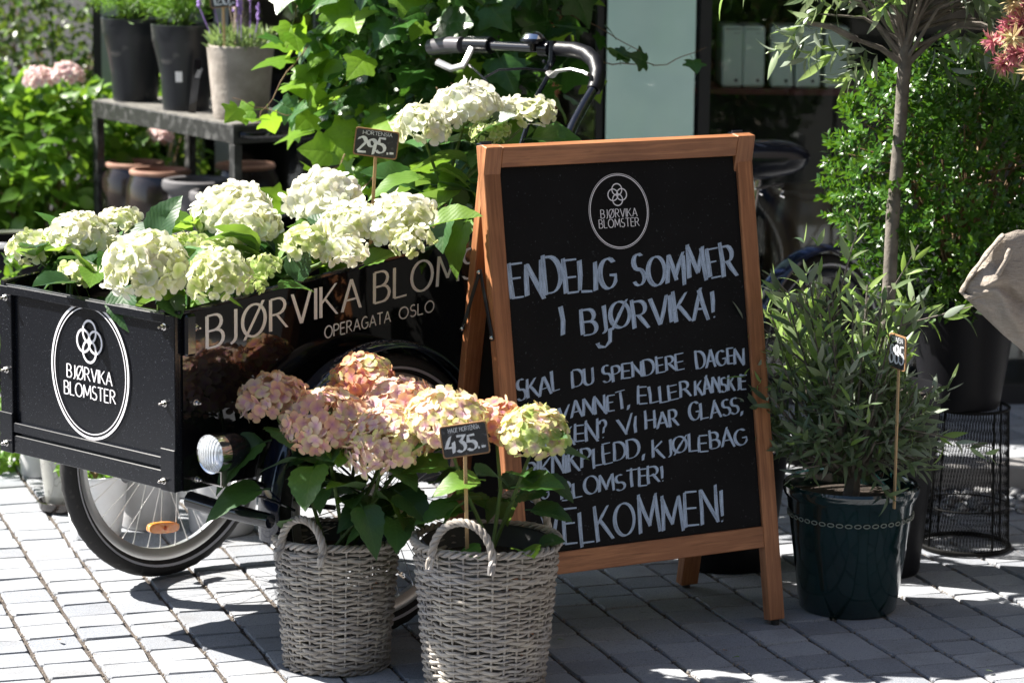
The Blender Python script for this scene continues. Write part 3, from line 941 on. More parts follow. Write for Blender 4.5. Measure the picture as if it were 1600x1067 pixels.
# wheels
WRAD, WS = .315, .023
def wheel(x, y, R_=WRAD, ref=(R(-97), R(80)), rimm=None):
    hub = Vector((x, y, R_))
    w = tri
    # tyre
    m = MB(); n = 96
    prof = [(-.35, -.9), (-.72, -.6), (-1, -.05), (-.86, .45), (-.5, .82), (-.15, .98), (.15, .98), (.5, .82), (.86, .45), (1, -.05), (.72, -.6), (.35, -.9)]
    rings = []
    for k in range(n):
        th = 2 * PI * k / n
        row = []
        for j, (a, c) in enumerate(prof):
            rr = R_ - WS + c * WS
            if c > .4: rr += .0022 * (1 if (k + (j % 2)) % 2 else -1) * (1 if abs(a) > .3 else .3)
            row.append(m.vert((x + a * WS, y + rr * math.cos(th), R_ + rr * math.sin(th))))
        rings.append(row)
    for k in range(n):
        A = rings[k]; B = rings[(k + 1) % n]
        for j in range(len(prof) - 1): m.face((A[j], B[j], B[j + 1], A[j + 1]))
    ty = m.build('tyre', M_rubber, w)
    m = MB()
    for sg in (-1, 1):
        ids = []
        for k in range(96):
            th = 2 * PI * k / 96
            ids.append([m.vert((x + sg * (WS * xx), y + rr * math.cos(th), R_ + rr * math.sin(th))) for xx, rr in ((.9, R_ - 1.40 * WS), (1.02, R_ - 1.15 * WS))])
        for k in range(96):
            A, B = ids[k], ids[(k + 1) % 96]
            m.face((A[0], A[1], B[1], B[0]) if sg > 0 else (A[0], B[0], B[1], A[1]))
    m.build('reflective_band', M_reflband, ty)
    m = MB()
    rp = [(-.013, .2735), (-.0135, .266), (-.011, .258), (-.006, .2465), (.006, .2465), (.011, .258), (.0135, .266), (.013, .2735)]
    rp = [(a, r * R_ / .315) for a, r in rp]
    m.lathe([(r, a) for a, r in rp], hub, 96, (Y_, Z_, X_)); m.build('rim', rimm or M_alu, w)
    m = MB()
    m.lathe([(0, -.045), (.006, -.045), (.006, -.03), (.024, -.028), (.024, -.022), (.014, -.018), (.014, .018), (.024, .022), (.024, .028), (.006, .03), (.006, .045), (0, .045)], hub, 20, (Y_, Z_, X_))
    m.build('hub', M_alu, w)
    for k in range(36):
        th = 2 * PI * (k + .5) / 36; side = 1 if k % 2 else -1; lead = R(38) if (k // 2) % 2 else -R(38)
        p0 = hub + Vector((side * .024, math.cos(th + lead) * .022, math.sin(th + lead) * .022))
        p1 = hub + Vector((side * .002, math.cos(th) * .249 * R_ / .315, math.sin(th) * .249 * R_ / .315))
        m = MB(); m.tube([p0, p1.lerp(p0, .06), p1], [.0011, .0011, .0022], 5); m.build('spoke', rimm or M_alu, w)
    for a in ref:
        c = hub + Vector((.012, math.cos(a) * .195, math.sin(a) * .195))
        tdir = Vector((0, -math.sin(a), math.cos(a))); rdir = Vector((0, math.cos(a), math.sin(a)))
        m = MB()
        ids1 = []; ids2 = []
        for k in range(20):
            th = 2 * PI * k / 20
            q = abs(math.cos(th)) ** .7 * (1 if math.cos(th) > 0 else -1) * .047; s_ = abs(math.sin(th)) ** .7 * (1 if math.sin(th) > 0 else -1) * .0135
            p = c + tdir * q + rdir * s_
            ids1.append(m.vert(p + X_ * .006)); ids2.append(m.vert(p - X_ * .006))
        cc = m.vert(c + X_ * .009); c2 = m.vert(c - X_ * .009)
        for k in range(20):
            j = (k + 1) % 20
            m.face((ids1[k], ids1[j], cc)); m.face((ids1[k], ids2[k], ids2[j], ids1[j])); m.face((ids2[j], ids2[k], c2))
        rf = m.build('reflector', M_orange, w)
        m = MB(); m.lathe([(0, .002), (.005, .001), (.006, 0)], c + X_ * .0085, 10, (Y_, Z_, X_)); m.build('reflector_boss', simple('reflector_boss', (.7, .12, .02), .3), rf)
    return hub
wheel(-.065, .525)
hubn = wheel(.655, .525)
# mudguard over the near wheel, and over the far one
def mudguard(x, y, R_=WRAD, a0=-18, a1=188, rad=.345, wd=.034):
    m = MB(); n = 56; rows = []
    for k in range(n + 1):
        th = R(a0 + (a1 - a0) * k / n); row = []
        for j in range(9):
            ph = R(-80 + 160 * j / 8)
            rr = rad - .016 + .016 * math.cos(ph) * 1.0
            row.append(m.vert((x + wd * math.sin(ph), y + rr * math.cos(th), R_ + rr * math.sin(th))))
        for j in range(8, -1, -1):
            ph = R(-80 + 160 * j / 8)
            rr = rad - .018 + .016 * math.cos(ph)
            row.append(m.vert((x + wd * .95 * math.sin(ph), y + rr * math.cos(th), R_ + rr * math.sin(th))))
        rows.append(row)
    for k in range(n):
        A, B = rows[k], rows[k + 1]
        for j in range(len(A)): m.face((A[j], A[(j + 1) % len(A)], B[(j + 1) % len(A)], B[j]))
    m.face(rows[0][::-1]); m.face(rows[-1])
    return m.build('mudguard', M_fender, tri)
mudguard(.655, .525)
mudguard(-.065, .525, a1=140)
# axle, under-frame and stays
m = MB(); m.tube([(-.11, .525, .315), (.70, .525, .315)], .012, 12); m.build('axle', M_frame, tri)
m = MB(); m.tube([(.52, .09, .352), (.60, .10, .345), (.74, .12, .338)], [.019, .018, .016], 12)
m.build('front_beam', M_frame, tri)
m = MB(); m.tube([(.295, .1, .37), (.295, 1.2, .36), (.295, 1.55, .33), (.295, 2.2, .36)], .02, 12)
m.tube([(.12, .45, .385), (.12, .9, .385)], .014, 8); m.tube([(.47, .45, .385), (.47, .9, .385)], .014, 8); m.build('frame_tube', M_frame, tri)
for sx in (.62, .69):
    m = MB(); m.tube([(sx, .525, .315), (sx, .30, .50)], .003, 6); m.tube([(sx, .525, .315), (sx, .78, .53)], .003, 6); m.build('mudguard_stay', M_frame, tri)
m = MB(); m.tube([(.64, .16, .40), (.66, .22, .37), (.67, .30, .33), (.66, .38, .31)], .006, 8); m.tube([(.62, .12, .39), (.70, .17, .365), (.73, .2, .345)], .003, 6)
m.build('brake_cable', M_frame, tri)
# headlamp
lc = Vector((.668, .02, .484)); la = (X_, Z_, -Y_)
m = MB(); m.lathe([(.0375, .0), (.041, .002), (.041, -.010), (.040, -.030), (.0375, -.032)], lc, 36, la); lamp = m.build('headlight', M_chrome, tri)
m = MB(); m.lathe([(.040, -.012), (.0405, -.035), (.037, -.06), (.028, -.085), (.012, -.102), (0, -.105)], lc, 36, la); m.build('lamp_shell', M_black, lamp)
m = MB(); m.lathe([(.0375, .0), (.033, .006), (.022, .0115), (.010, .0135), (0, .014)], lc, 36, la); m.build('lens', M_lens, lamp)
m = MB(); m.lathe([(.037, -.002), (.028, -.014), (.014, -.026), (.006, -.028), (0, -.02)], lc, 36, la); m.build('lamp_reflector', M_chrome, lamp)
m = MB(); m.box(lc + Vector((0, .035, -.055)), (.004, .016, .04), bev=.001); m.box(lc + Vector((-.04, .035, -.073)), (.09, .014, .003)); m.build('lamp_bracket', M_steel, lamp)
# handlebar
hb = [(-.053, 1.405, 1.222), (.02, 1.40, 1.232), (.09, 1.40, 1.236), (.2, 1.4, 1.238), (.295, 1.4, 1.240), (.375, 1.4, 1.243), (.44, 1.4, 1.243), (.482, 1.395, 1.236), (.52, 1.382, 1.220), (.545, 1.365, 1.196), (.556, 1.345, 1.168), (.562, 1.30, 1.13), (.575, 1.25, 1.09), (.588, 1.2, 1.04), (.600, 1.12, .95), (.60, 1.06, .88)]
m = MB(); m.tube(hb[2:7], .0125, 12); m.tube(hb[9:], .0125, 12)
# other side down-tube
hbo = m.build('handlebar', M_frame, tri)
m = MB(); rr = [.0185] * 8
m.tube(hb[5:12][:6] + [(.5575, 1.335, 1.157)], [.0185, .0195, .0195, .0195, .0195, .019, .0175], 14); m.build('leather_grip', M_leather, hbo)
m = MB(); m.tube(hb[0:2] + [(.06, 1.4, 1.234)], [.021, .021, .0205], 14); m.build('leather_grip', simple('grey_worn_grip', (.09, .085, .095), .3), hbo)
m = MB(); m.tube([(.33, 1.4, 1.24), (.36, 1.4, 1.24)], .021, 12); m.build('brake_clamp', M_black, hbo)
m = MB(); m.tube([(.08, 1.4, 1.235), (.16, 1.4, 1.238)], .022, 12); m.build('shifter_clamp', M_black, hbo)
m = MB(); m.tube([(.375, 1.39, 1.262), (.378, 1.385, 1.215), (.37, 1.375, 1.19)], .009, 8)
m.build('lever_bracket', M_black, hbo)
m = MB(); m.lathe([(0, .038), (.012, .037), (.024, .030), (.030, .020)], (.315, 1.385, 1.245), 24); m.build('bell_dome', M_chrome, hbo)
m = MB(); m.lathe([(.031, .020), (.033, .014), (.028, .008), (.01, .006), (.008, -.012)], (.315, 1.385, 1.245), 24); m.build('bell_base', M_black, hbo)
m = MB(); m.tube([(.385, 1.37, 1.185), (.41, 1.35, 1.180), (.44, 1.335, 1.195), (.49, 1.33, 1.203), (.53, 1.33, 1.198), (.545, 1.33, 1.193)], [.012, .009, .0075, .007, .0075, .009], 8, flat=.6); m.build('brake_lever', M_alu, hbo)
m = MB(); m.tube([(.11, 1.385, 1.232), (.115, 1.36, 1.205), (.112, 1.35, 1.187), (.09, 1.33, 1.18), (.05, 1.32, 1.195)], [.01, .009, .010, .011, .010], 8, flat=.6); m.build('brake_lever', M_alu, hbo)
m = MB()
m.tube([(.375, 1.37, 1.19), (.34, 1.33, 1.195), (.28, 1.3, 1.19), (.22, 1.31, 1.165), (.2, 1.33, 1.1)], .0032, 6)
m.tube([(.385, 1.37, 1.185), (.41, 1.3, 1.14), (.415, 1.25, 1.05), (.40, 1.2, .9)], .006, 6)
m.tube([(.12, 1.36, 1.19), (.18, 1.31, 1.19), (.25, 1.29, 1.16), (.27, 1.3, 1.08), (.26, 1.3, .9)], .0032, 6)
for c_ in ((.365, 1.37, 1.212), (.392, 1.365, 1.208)): m.lathe([(0, .006), (.006, 0), (0, -.006)], c_, 8)
m.build('cable', M_black, hbo)
# saddle, post, rear wheel, rear guard
m = MB()
n1, n2 = 22, 16
rows = []
for i in range(n1 + 1):
    t = i / n1; th = PI * t
    y = 2.27 - math.cos(th) * .125
    wv = (.045 + .078 * max(0, min(1, (t - .12) / .55)) ** 1.3) * (math.sin(th) ** .35 if 0 < t < 1 else .01)
    row = []
    for k in range(n2):
        ph = 2 * PI * k / n2
        zc = math.sin(ph); zz = (.046 if zc > 0 else .060) * zc * (math.sin(th) ** .4 if 0 < t < 1 else .02) - .02 * math.cos(ph) ** 2 * 0
        row.append(m.vert((.337 + wv * math.cos(ph), y, .905 + zz + .010 * t)))
    rows.append(row)
for i in range(n1):
    A, B = rows[i], rows[i + 1]
    for k in range(n2): m.face((A[k], A[(k + 1) % n2], B[(k + 1) % n2], B[k]))
m.build('saddle', M_vinyl, tri)
m = MB(); m.tube([(.337, 2.27, .86), (.32, 2.2, .5), (.30, 2.15, .35)], .014, 10); m.tube([(.29, 2.32, .84), (.29, 2.2, .835)], .004, 6); m.tube([(.385, 2.32, .84), (.385, 2.2, .835)], .004, 6); m.build('seat_post', M_steel, tri)
for sx in (.30, .375):
    m = MB(); m.tube([(.0 + sx + k_ * 0, 2.33 + .010 * math.cos(k_), .80 + .003 * k_ * .9) for k_ in [j * .7 for j in range(18)]], .003, 5); m.build('saddle_spring', M_chrome, tri)
wheel(.295, 2.62, .305, (), M_black)  # rim and spokes black here, shade put into the colour
mudguard(.295, 2.62, .305, -5, 190, .332, .034)

# ================================================================== A-BOARD
BA = R(29.4); A0 = Vector((.031, 5.845, 0))
ab = thing('a_board', 'tall brown wooden A-frame chalkboard with a handwritten summer greeting', 'a-board', A0, BA)
BWD, BH, TH = .685, 1.114, .026
def plane_frame(lean, y0):
    # local x along the board, v up the leaning face, n outward normal
    v = Vector((0, math.sin(lean), math.cos(lean))); n = Vector((0, -math.cos(lean), math.sin(lean)))
    return Vector((0, y0, 0)), v, n
def framepiece(x0, x1, v0, v1, d0, d1, fr, mat, name, parent=ab, bev=.0016):
    o, v, n = fr
    c = o + X_ * (x0 + x1) / 2 + v * (v0 + v1) / 2 + n * (d0 + d1) / 2
    # build in piece-local axes so the grain follows the piece
    b = MB(); b.box((0, 0, 0), (x1 - x0, abs(d1 - d0), v1 - v0), bev=bev)
    mt = Matrix.Identity(4)
    for i in range(3):
        mt[i][0] = X_[i]; mt[i][1] = -n[i]; mt[i][2] = v[i]; mt[i][3] = c[i]
    FM[name] = mt
    return link(name, b.mesh(name, mat), parent, mat=mt)
FM = {}
LN = R(10)
ff = plane_frame(LN, 0.0)
SW = .047
framepiece(-.007, SW - .013, .012, BH, -TH, 0, ff, M_w1, 'stile')
framepiece(BWD - SW + .006, BWD, .012, BH, -TH, 0, ff, M_w1, 'stile')
framepiece(SW - .013, BWD - SW + .006, BH - .046, BH - .001, -TH + .001, -.0015, ff, M_w2, 'top_rail')
framepiece(SW - .013, BWD - SW + .006, .178, .226, -TH + .001, -.0015, ff, M_w2, 'bottom_rail')
pan = framepiece(SW - .018, BWD - SW + .01, .22, BH - .04, -.0125, -.0075, ff, M_board, 'blackboard', bev=0)
dep = 2 * math.sin(LN) * BH
fb = (Vector((0, dep + .004, 0)), Vector((0, -math.sin(LN), math.cos(LN))), Vector((0, math.cos(LN), math.sin(LN))))
def rearpiece(x0, x1, v0, v1, mat, name):
    return framepiece(x0, x1, v0, v1, -TH, 0, (fb[0], fb[1], fb[2]), mat, name)
rearpiece(-.007, SW - .013, .012, BH, M_w1, 'rear_stile')
rearpiece(BWD - SW, BWD, .012, BH, M_w1, 'rear_stile')
rearpiece(SW - .013, BWD - SW, BH - .046, BH - .001, M_w2, 'rear_rail')
rearpiece(SW - .013, BWD - SW, .178, .226, M_w2, 'rear_rail')
framepiece(SW - .018, BWD - SW + .006, .22, BH - .04, -.0125, -.0075, fb, M_backboard, 'rear_panel', bev=0)
for x in (.014, BWD - .022):
    for fr in (ff, fb):
        o, v, n = fr
        b = MB(); b.lathe([(0, 0), (.009, 0), (.010, .012), (0, .012)], o + X_ * x - n * .010, 12); b.build('rubber_foot', M_backboard, ab)
    o, v, n = ff
    b = MB(); b.box(o + X_ * x + v * (BH + .0015) - n * .02, (.028, .036, .003), bev=.001); b.tube([o + X_ * (x - .013) + v * (BH + .004) - n * .021, o + X_ * (x + .013) + v * (BH + .004) - n * .021], .0042, 8)
    b.build('hinge', M_frame, ab)
# folding stays, both sides
for x in (-.011, BWD + .004):
    o, v, n = ff; o2, v2, n2 = fb
    pa = o + v * .70 - n * .010 + X_ * (x); pc = o2 + v2 * .70 - n2 * .010 + X_ * x
    top = (pa + pc) / 2 + Vector((0, -.01, .135)); top.x = x
    for e_, dx in ((pa, 0), (pc, -.003 if x < 0 else .003)):
        b = MB(); d = (top - e_); ln = d.length; d.normalize()
        b.box((top + e_) / 2 + X_ * dx, (.0026, .012, ln + .012), ax=(X_, d.cross(X_), d), bev=.0008)
        st_ = b.build('folding_stay', M_blackmetal, ab)
        for q in (e_, top):
            b = MB(); b.lathe([(0, 0.005), (.0035, .0035), (.005, 0)], q + X_ * (dx + (-.0015 if x < 0 else .0015)), 10, (Y_, Z_, -X_ if x < 0 else X_))
            b.build('rivet', M_steel, st_)
o_, v_, n_ = ff
# writing: sub-parts of the blackboard, in the board's own plane
pm_inv = FM['blackboard'].inverted()
def plB(x, y, h):
    P = Vector((0, 0, 0)) + X_ * x + v_ * y + n_ * (-.0074 + h)
    return pm_inv @ P
b = MB(); ring(b, .328, .955, .0735, .0795, .0011, plB, .0004); ring(b, .328, .955, .0768, .0828, .0006, plB, .0004, 64); b.build('logo_ring', M_print, pan, False)
b = MB(); emblem(b, .3265, .9915, .0245, .0245, .0013, plB, .0004); b.build('emblem', M_print, pan, False)
b = MB(); text(b, 'BJØRVIKA', .281, .9415, .374, .9415, .0185, .0185, plB, .0010, .7, gap=.16); text(b, 'BLOMSTER', .275, .920, .378, .920, .0185, .0185, plB, .0010, .7, gap=.16); b.build('lettering', M_print, pan, False)
NIB = Vector((.97, .24))
def hand(s, x0, y0, x1, y1, h0, h1, hw, seed, hd=.15, thin=.2, gap=.12):
    b = MB(); text(b, s, x0, y0, x1, y1, h0, h1, plB, hw, thin, NIB, gap, hd, seed, taper=True)
    b.build('handwriting', M_chalk, pan, False)
hand('ENDELIG', .043, .781, .305, .786, .076, .062, .0072, 3, gap=.16)
hand('SOMMER', .352, .786, .622, .796, .062, .062, .0068, 5, gap=.17)
b = MB(); stroke(b, [(.163, .694), (.166, .725), (.162, .756)], plB, .0062, .0005, .22, NIB); b.build('handwriting', M_chalk, pan, False)
hand('BJØRVIKA!', .215, .693, .560, .702, .052, .062, .0064, 7, .12, gap=.15)
b = MB(); stroke(b, [(.283, .70), (.281, .672), (.268, .660), (.252, .662), (.249, .670)], plB, .0058, .0009, .22, NIB); b.build('handwriting', M_chalk, pan, False)
hand('SKAL', .040, .560, .145, .577, .040, .036, .0046, 11)
hand('DU', .180, .578, .232, .582, .034, .034, .0044, 12)
hand('SPENDERE', .255, .583, .468, .598, .034, .032, .0044, 13)
hand('DAGEN', .500, .594, .628, .596, .036, .034, .0044, 14)
hand('PÅ', .060, .505, .112, .508, .034, .034, .0044, 21)
hand('VANNET,', .137, .508, .318, .524, .032, .034, .0044, 22)
hand('ELLER', .345, .526, .478, .534, .034, .034, .0044, 23)
hand('KANSKJE', .492, .534, .630, .540, .034, .032, .0044, 24)
hand('PARKEN?', .048, .445, .255, .464, .036, .038, .0044, 31)
hand('VI', .284, .464, .330, .468, .038, .036, .0044, 32)
hand('HAR', .358, .470, .442, .474, .034, .034, .0044, 33)
hand('GLASS,', .472, .478, .614, .486, .036, .036, .0044, 34)
hand('PIKNIKPLEDD,', .048, .386, .345, .414, .040, .038, .0046, 41)
hand('KJØLEBAG', .372, .408, .622, .414, .036, .034, .0044, 42)
hand('OG', .052, .340, .098, .343, .030, .030, .0036, 51)
hand("BLOMSTER!", .132, .338, .392, .352, .034, .036, .0044, 52)
hand('VELKOMMEN!', .078, .240, .545, .246, .072, .072, .0054, 61, .10, .26, .16)

# ================================================================== HYDRANGEAS
TM = Matrix.Translation(TL) @ Matrix.Rotation(TA, 4, 'Z')
def t2w(x, y, z): return TM @ Vector((x, y, z))
def w2t(p): return TM.inverted() @ Vector(p)
hleaf = [leaf_tmpl(1.0, .74, 13, .28, .30, .05, .8, .3, stalk=.16, wide=.2, quilt=1),
         leaf_tmpl(1.0, .68, 13, .5, .22, .05, .8, .4, stalk=.14, wide=.2, quilt=1),
         leaf_tmpl(1.0, .78, 13, .12, .45, .05, .8, .3, stalk=.18, wide=.25, quilt=1),
         leaf_tmpl(1.0, .70, 13, .75, .35, .05, .85, .3, stalk=.12, wide=.2, quilt=1)]
hme = {}
def hleaf_mesh(k, mat):
    if (k, mat.name) not in hme: hme[(k, mat.name)] = hleaf[k].mesh('leaf', mat)
    return hme[(k, mat.name)]
def petal_tmpl(cup=.15, w=.5):
    m = MB()
    pts = [(0, 0), (-.30 * w * 2, .32), (-.46 * w * 2, .66), (-.28 * w * 2, .97), (0, 1.04), (.28 * w * 2, .97), (.46 * w * 2, .66), (.30 * w * 2, .32)]
    return pts
def floret_tmpl(seed, inner, mid, edge, cup=.2, w=.5):
    rnd = random.Random(seed)
    m = MB()
    for q in range(4):
        a = PI / 2 * q + rnd.uniform(-.16, .16); ca, sa = math.cos(a), math.sin(a)
        cu = cup + rnd.uniform(-.22, .22); wd = w * rnd.uniform(.9, 1.12); ln = rnd.uniform(.9, 1.1)
        tw = rnd.uniform(-.25, .25)
        P = petal_tmpl(0, wd)
        def put(x, y, c):
            z = cu * (y * y) - .35 * x * x * (1 if cu < 0 else -.6) + tw * x + .02 * q
            y *= ln
            return m.vert((ca * x - sa * y, sa * x + ca * y, z), (x, y), c)
        c0 = put(0, .55, mid)
        ids = []
        for i, (x, y) in enumerate(P):
            t = min(1, y)
            c = inner if t < .1 else (tuple(inner[k] * .35 + mid[k] * .65 for k in range(3)) if t < .4 else (tuple((mid[k] + edge[k]) / 2 for k in range(3)) if t < .7 else edge))
            ids.append(put(x, y, c))
        for i in range(8): m.face((c0, ids[(i + 1) % 8], ids[i]))
    return m
def flower_head(name, parent, c, rx, rz, n, pals, seed, sz=.0155, tilt=(0, 0, 1), bottom=112, w=.6, cup=.15):
    """c in parent coordinates; pals: list of (inner, mid, edge) tuples, mixed"""
    rnd = random.Random(seed)
    tz = Vector(tilt).normalized(); tx = tz.orthogonal().normalized(); ty = tz.cross(tx)
    groups = []
    nt = 6
    tm = []
    for k in range(nt):
        pal = pals[k % len(pals)]
        tm.append(floret_tmpl(seed * 7 + k, *pal, cup=cup, w=w))
    ms = [[] for _ in range(nt)]; cs = [[] for _ in range(nt)]
    off = rnd.uniform(0, 6)
    lump = [(rnd.uniform(0, 6.28), rnd.uniform(.0, 1.2), rnd.uniform(.02, .13)) for _ in range(5)]
    for i in range(n):
        t = (i + .5) / n
        ct = 1 - t * (1 - math.cos(R(bottom)))
        st_ = math.sqrt(max(0, 1 - ct * ct)); ph = off + i * 2.39996
        k_ = 1 + rnd.uniform(-.07, .05)
        k_ *= 1
        for (lp, lt, la) in lump:
            k_ += la * max(0, math.cos(ph - lp)) ** 3 * (st_ if lt > .5 else 1) * .8
        d = tx * (st_ * math.cos(ph) * rx) + ty * (st_ * math.sin(ph) * rx) + tz * (ct * rz)
        nrm = tx * (st_ * math.cos(ph) / rx) + ty * (st_ * math.sin(ph) / rx) + tz * (ct / rz)
        nrm = nrm.normalized() + rv(rnd, .22)
        s = sz * rnd.uniform(.78, 1.15)
        yd = rv(rnd, 1)
        k = rnd.randrange(nt)
        ms[k].append(frame(Vector(c) + d * k_, yd - nrm * yd.dot(nrm), nrm, s))
        v = rnd.uniform(.88, 1.08)
        cs[k].append((v * rnd.uniform(.97, 1.03), v * rnd.uniform(.97, 1.03), v * rnd.uniform(.95, 1.03)))
    # a few deeper florets to close gaps
    for i in range(n // 3):
        d = Vector((rnd.gauss(0, 1), rnd.gauss(0, 1), rnd.gauss(.3, 1))).normalized()
        k = rnd.randrange(nt)
        p = Vector(c) + (tx * d.x * rx + ty * d.y * rx + tz * abs(d.z) * rz) * .8
        ms[k].append(frame(p, rv(rnd), d + rv(rnd, .3), sz)); cs[k].append((.85, .85, .8))
    o = build_multi(name, [(tm[k], ms[k], cs[k]) for k in range(nt)], M_petal, parent, kind=None)
    return o
WH = ((.72, .76, .40), (.86, .86, .70), (.89, .88, .80))
WH2 = ((.56, .66, .20), (.82, .83, .52), (.89, .88, .74))
GW = ((.45, .58, .14), (.62, .70, .28), (.78, .80, .50))
GG = ((.38, .55, .12), (.5, .64, .2), (.62, .7, .35))
PW = ((.74, .76, .5), (.87, .86, .76), (.88, .88, .82))
def hydrangea(label, loc, heads, nleaf, lsize, group, mats, seed, spread=.11, name='hydrangea', box=None, extra=(), zl=(.02, .0), stem_base=None):
    """heads: (world pos, rx, rz, n, pals, size)"""
    rnd = random.Random(seed)
    if box is None: box = group.startswith('white')
    t = thing(name, label, 'hydrangea', loc, 0, group)
    L0 = Vector(loc)
    tops = []
    for hi, (p, rx, rz, n, pals, sz) in enumerate(heads):
        c = Vector(p) - L0
        base = Vector((rnd.uniform(-.03, .03), rnd.uniform(-.03, .03), 0))
        m = MB(); midp = base.lerp(c, .5) + Vector((rnd.uniform(-.02, .02), rnd.uniform(-.02, .02), .01))
        if box: midp = base.lerp(c, .12); midp.z = max(.17 + ztop(w2t(L0).y) - .768, c.z * .7)
        m.tube([base, midp, c - Vector((0, 0, rz * .2))], [.0042, .0044, .003] , 7)
        for q in range(5):   # head branches
            a = q * 1.256 + seed
            m.tube([c - Vector((0, 0, rz * .6)), c + Vector((math.cos(a) * rx * .6, math.sin(a) * rx * .6, rz * .1))], .0016, 4, False)
        m.build('stem', M_stem, t)
        tl = Vector((rnd.uniform(-.25, .15), rnd.uniform(-.3, .05), 1))
        flower_head('flower_head', t, c, rx, rz, n, pals, seed * 31 + hi, sz, tl)
        tops.append((base, c, rx, rz))
    for i in range(nleaf):
        base, c, rx, rz = tops[i % len(tops)]
        f = rnd.uniform(.35, .92)
        p = base.lerp(c, f); p.z = min(p.z, c.z - rz * .7)
        a = rnd.uniform(0, 2 * PI)
        d = Vector((math.cos(a), math.sin(a), rnd.uniform(-.15, .55)))
        s = lsize * rnd.uniform(.75, 1.2)
        if box:
            p.z = max(p.z, rnd.uniform(.74, .82) - L0.z) if p.z + L0.z < .80 else p.z
            q = w2t(p + L0 + d * s * .9)
            if q.x > BW - .03 or q.x < .03 or q.y < .02:
                e = w2t(p + L0)
                aim = t2w(min(max(q.x, .06), BW - .09), max(q.y, .05), max(q.z, ztop(q.y) + .045)) - (p + L0)
                if e.x > BW - .03: p = Vector(t2w(BW - .05, e.y, max(e.z, ztop(e.y) + .02))) - L0
                if aim.length > .02: d = aim.normalized() + Vector((0, 0, .35))
        if not box: p.z = max(p.z, .085)
        link('leaf', hleaf_mesh(rnd.randrange(4), rnd.choice(mats)), t, mat=frame(p + d * rx * .15, d, Vector((rnd.gauss(0, .35), rnd.gauss(0, .35), 1)), s))
    for (p, d, nn, s, k, mt) in extra:
        link('leaf', hleaf_mesh(k, mt), t, mat=frame(Vector(p) - L0, d, nn, s))
    return t
# --- soil level inside the box
bx('soil', M_soil, tri, ((BW / 2, BL / 2, .60), (BW - .03, BL - .03, .01)))
GB = 'white hydrangeas filling the cargo box'
LM = [M_hyd, M_hyd, M_hydd, M_hydy]
def wp(a, b, z):      # a along the box from the front, b across from the far side
    return t2w(b, a, z)
S1, S2 = .0195, .0155
zb = .61
hydrangea('white hydrangea with small lime heads leaning over the far front corner of the cargo box', wp(.11, .07, zb),
          [((-1.075, 6.21, .832), .048, .034, 34, [GW, GW, WH2], S2), ((-.955, 6.185, .858), .066, .052, 62, [WH, WH2, WH], S1), ((-.905, 6.42, .865), .042, .03, 26, [WH2], S2)], 26, .105, GB, LM, 1)
hydrangea('small lime-white hydrangea low behind the cart front panel above its oval logo', wp(.12, .22, zb),
          [((-.936, 6.03, .802), .040, .022, 26, [GW, WH2], S2), ((-.88, 6.13, .80), .032, .022, 16, [GG, GW], S2)], 13, .10, GB, LM, 2,
          extra=[((-.825, 5.90, .81), (.05, -.6, -.55), (-.5, -.7, .8), .105, 0, M_hyd), ((-.93, 5.985, .79), (-.6, -.5, .1), (-.2, -.4, 1), .1, 2, M_hydd)])
hydrangea('hydrangea with the biggest round creamy head at the near front corner of the cargo box', wp(.10, .44, zb),
          [((-.752, 5.74, .862), .077, .064, 104, [WH, WH2, WH2, WH], S1)], 11, .11, GB, LM, 3,
          extra=[((-.72, 5.78, .795), (.3, -.6, -.2), (-.2, -.4, 1), .075, 2, M_hydd)])
hydrangea('lime-white ball hydrangea leaning over the near side panel right of the biggest head', wp(.14, .48, zb),
          [((-.598, 5.69, .848), .060, .056, 72, [WH2, GW, GW, WH2], .0145)], 10, .10, GB, LM, 4,
          extra=[((-.64, 5.70, .81), (.8, .2, .1), (-.2, -.3, 1), .08, 1, M_hydy), ((-.50, 5.80, .81), (.7, .4, .1), (-.2, -.3, 1), .085, 0, M_hyd)])
hydrangea('young green-tinged hydrangea in the middle of the box behind the biggest head', wp(.26, .34, zb),
          [((-.704, 6.05, .858), .045, .032, 30, [GG, GW, WH2], S2), ((-.63, 5.99, .845), .042, .034, 30, [WH2, GW], S2), ((-.522, 5.84, .85), .034, .026, 22, [GG, GG, GW], .011), ((-.545, 5.80, .825), .03, .022, 18, [GG], .011)], 26, .095, GB, [M_hyd, M_hydy, M_hydd], 5,
          extra=[((-.80, 6.18, .84), (.3, -.2, .75), (-.5, -.8, .3), .12, 0, M_hydd), ((-.70, 6.28, .86), (-.75, -.1, .25), (0, -.4, 1), .115, 2, M_hydy), ((-.69, 6.28, .87), (-.1, -.4, .15), (-.3, -.2, 1), .10, 2, M_hydy), ((-.66, 6.28, .88), (-.3, .3, .6), (-.2, -.8, .3), .09, 0, M_hyd)])
hydrangea('tall double-headed white hydrangea in front of the grey pots, box middle', wp(.40, .34, zb),
          [((-.625, 6.25, .915), .078, .060, 84, [WH, WH, WH2], S1), ((-.572, 6.09, .895), .060, .052, 62, [WH, WH, WH2], S1)], 20, .11, GB, LM, 6)
hydrangea('big snow-white hydrangea just left of the 295 price sign', wp(.52, .5, zb),
          [((-.420, 6.22, .945), .076, .060, 92, [PW, WH, PW], S1), ((-.355, 6.06, .915), .058, .04, 54, [WH2, WH], S1)], 20, .11, GB, LM, 7)
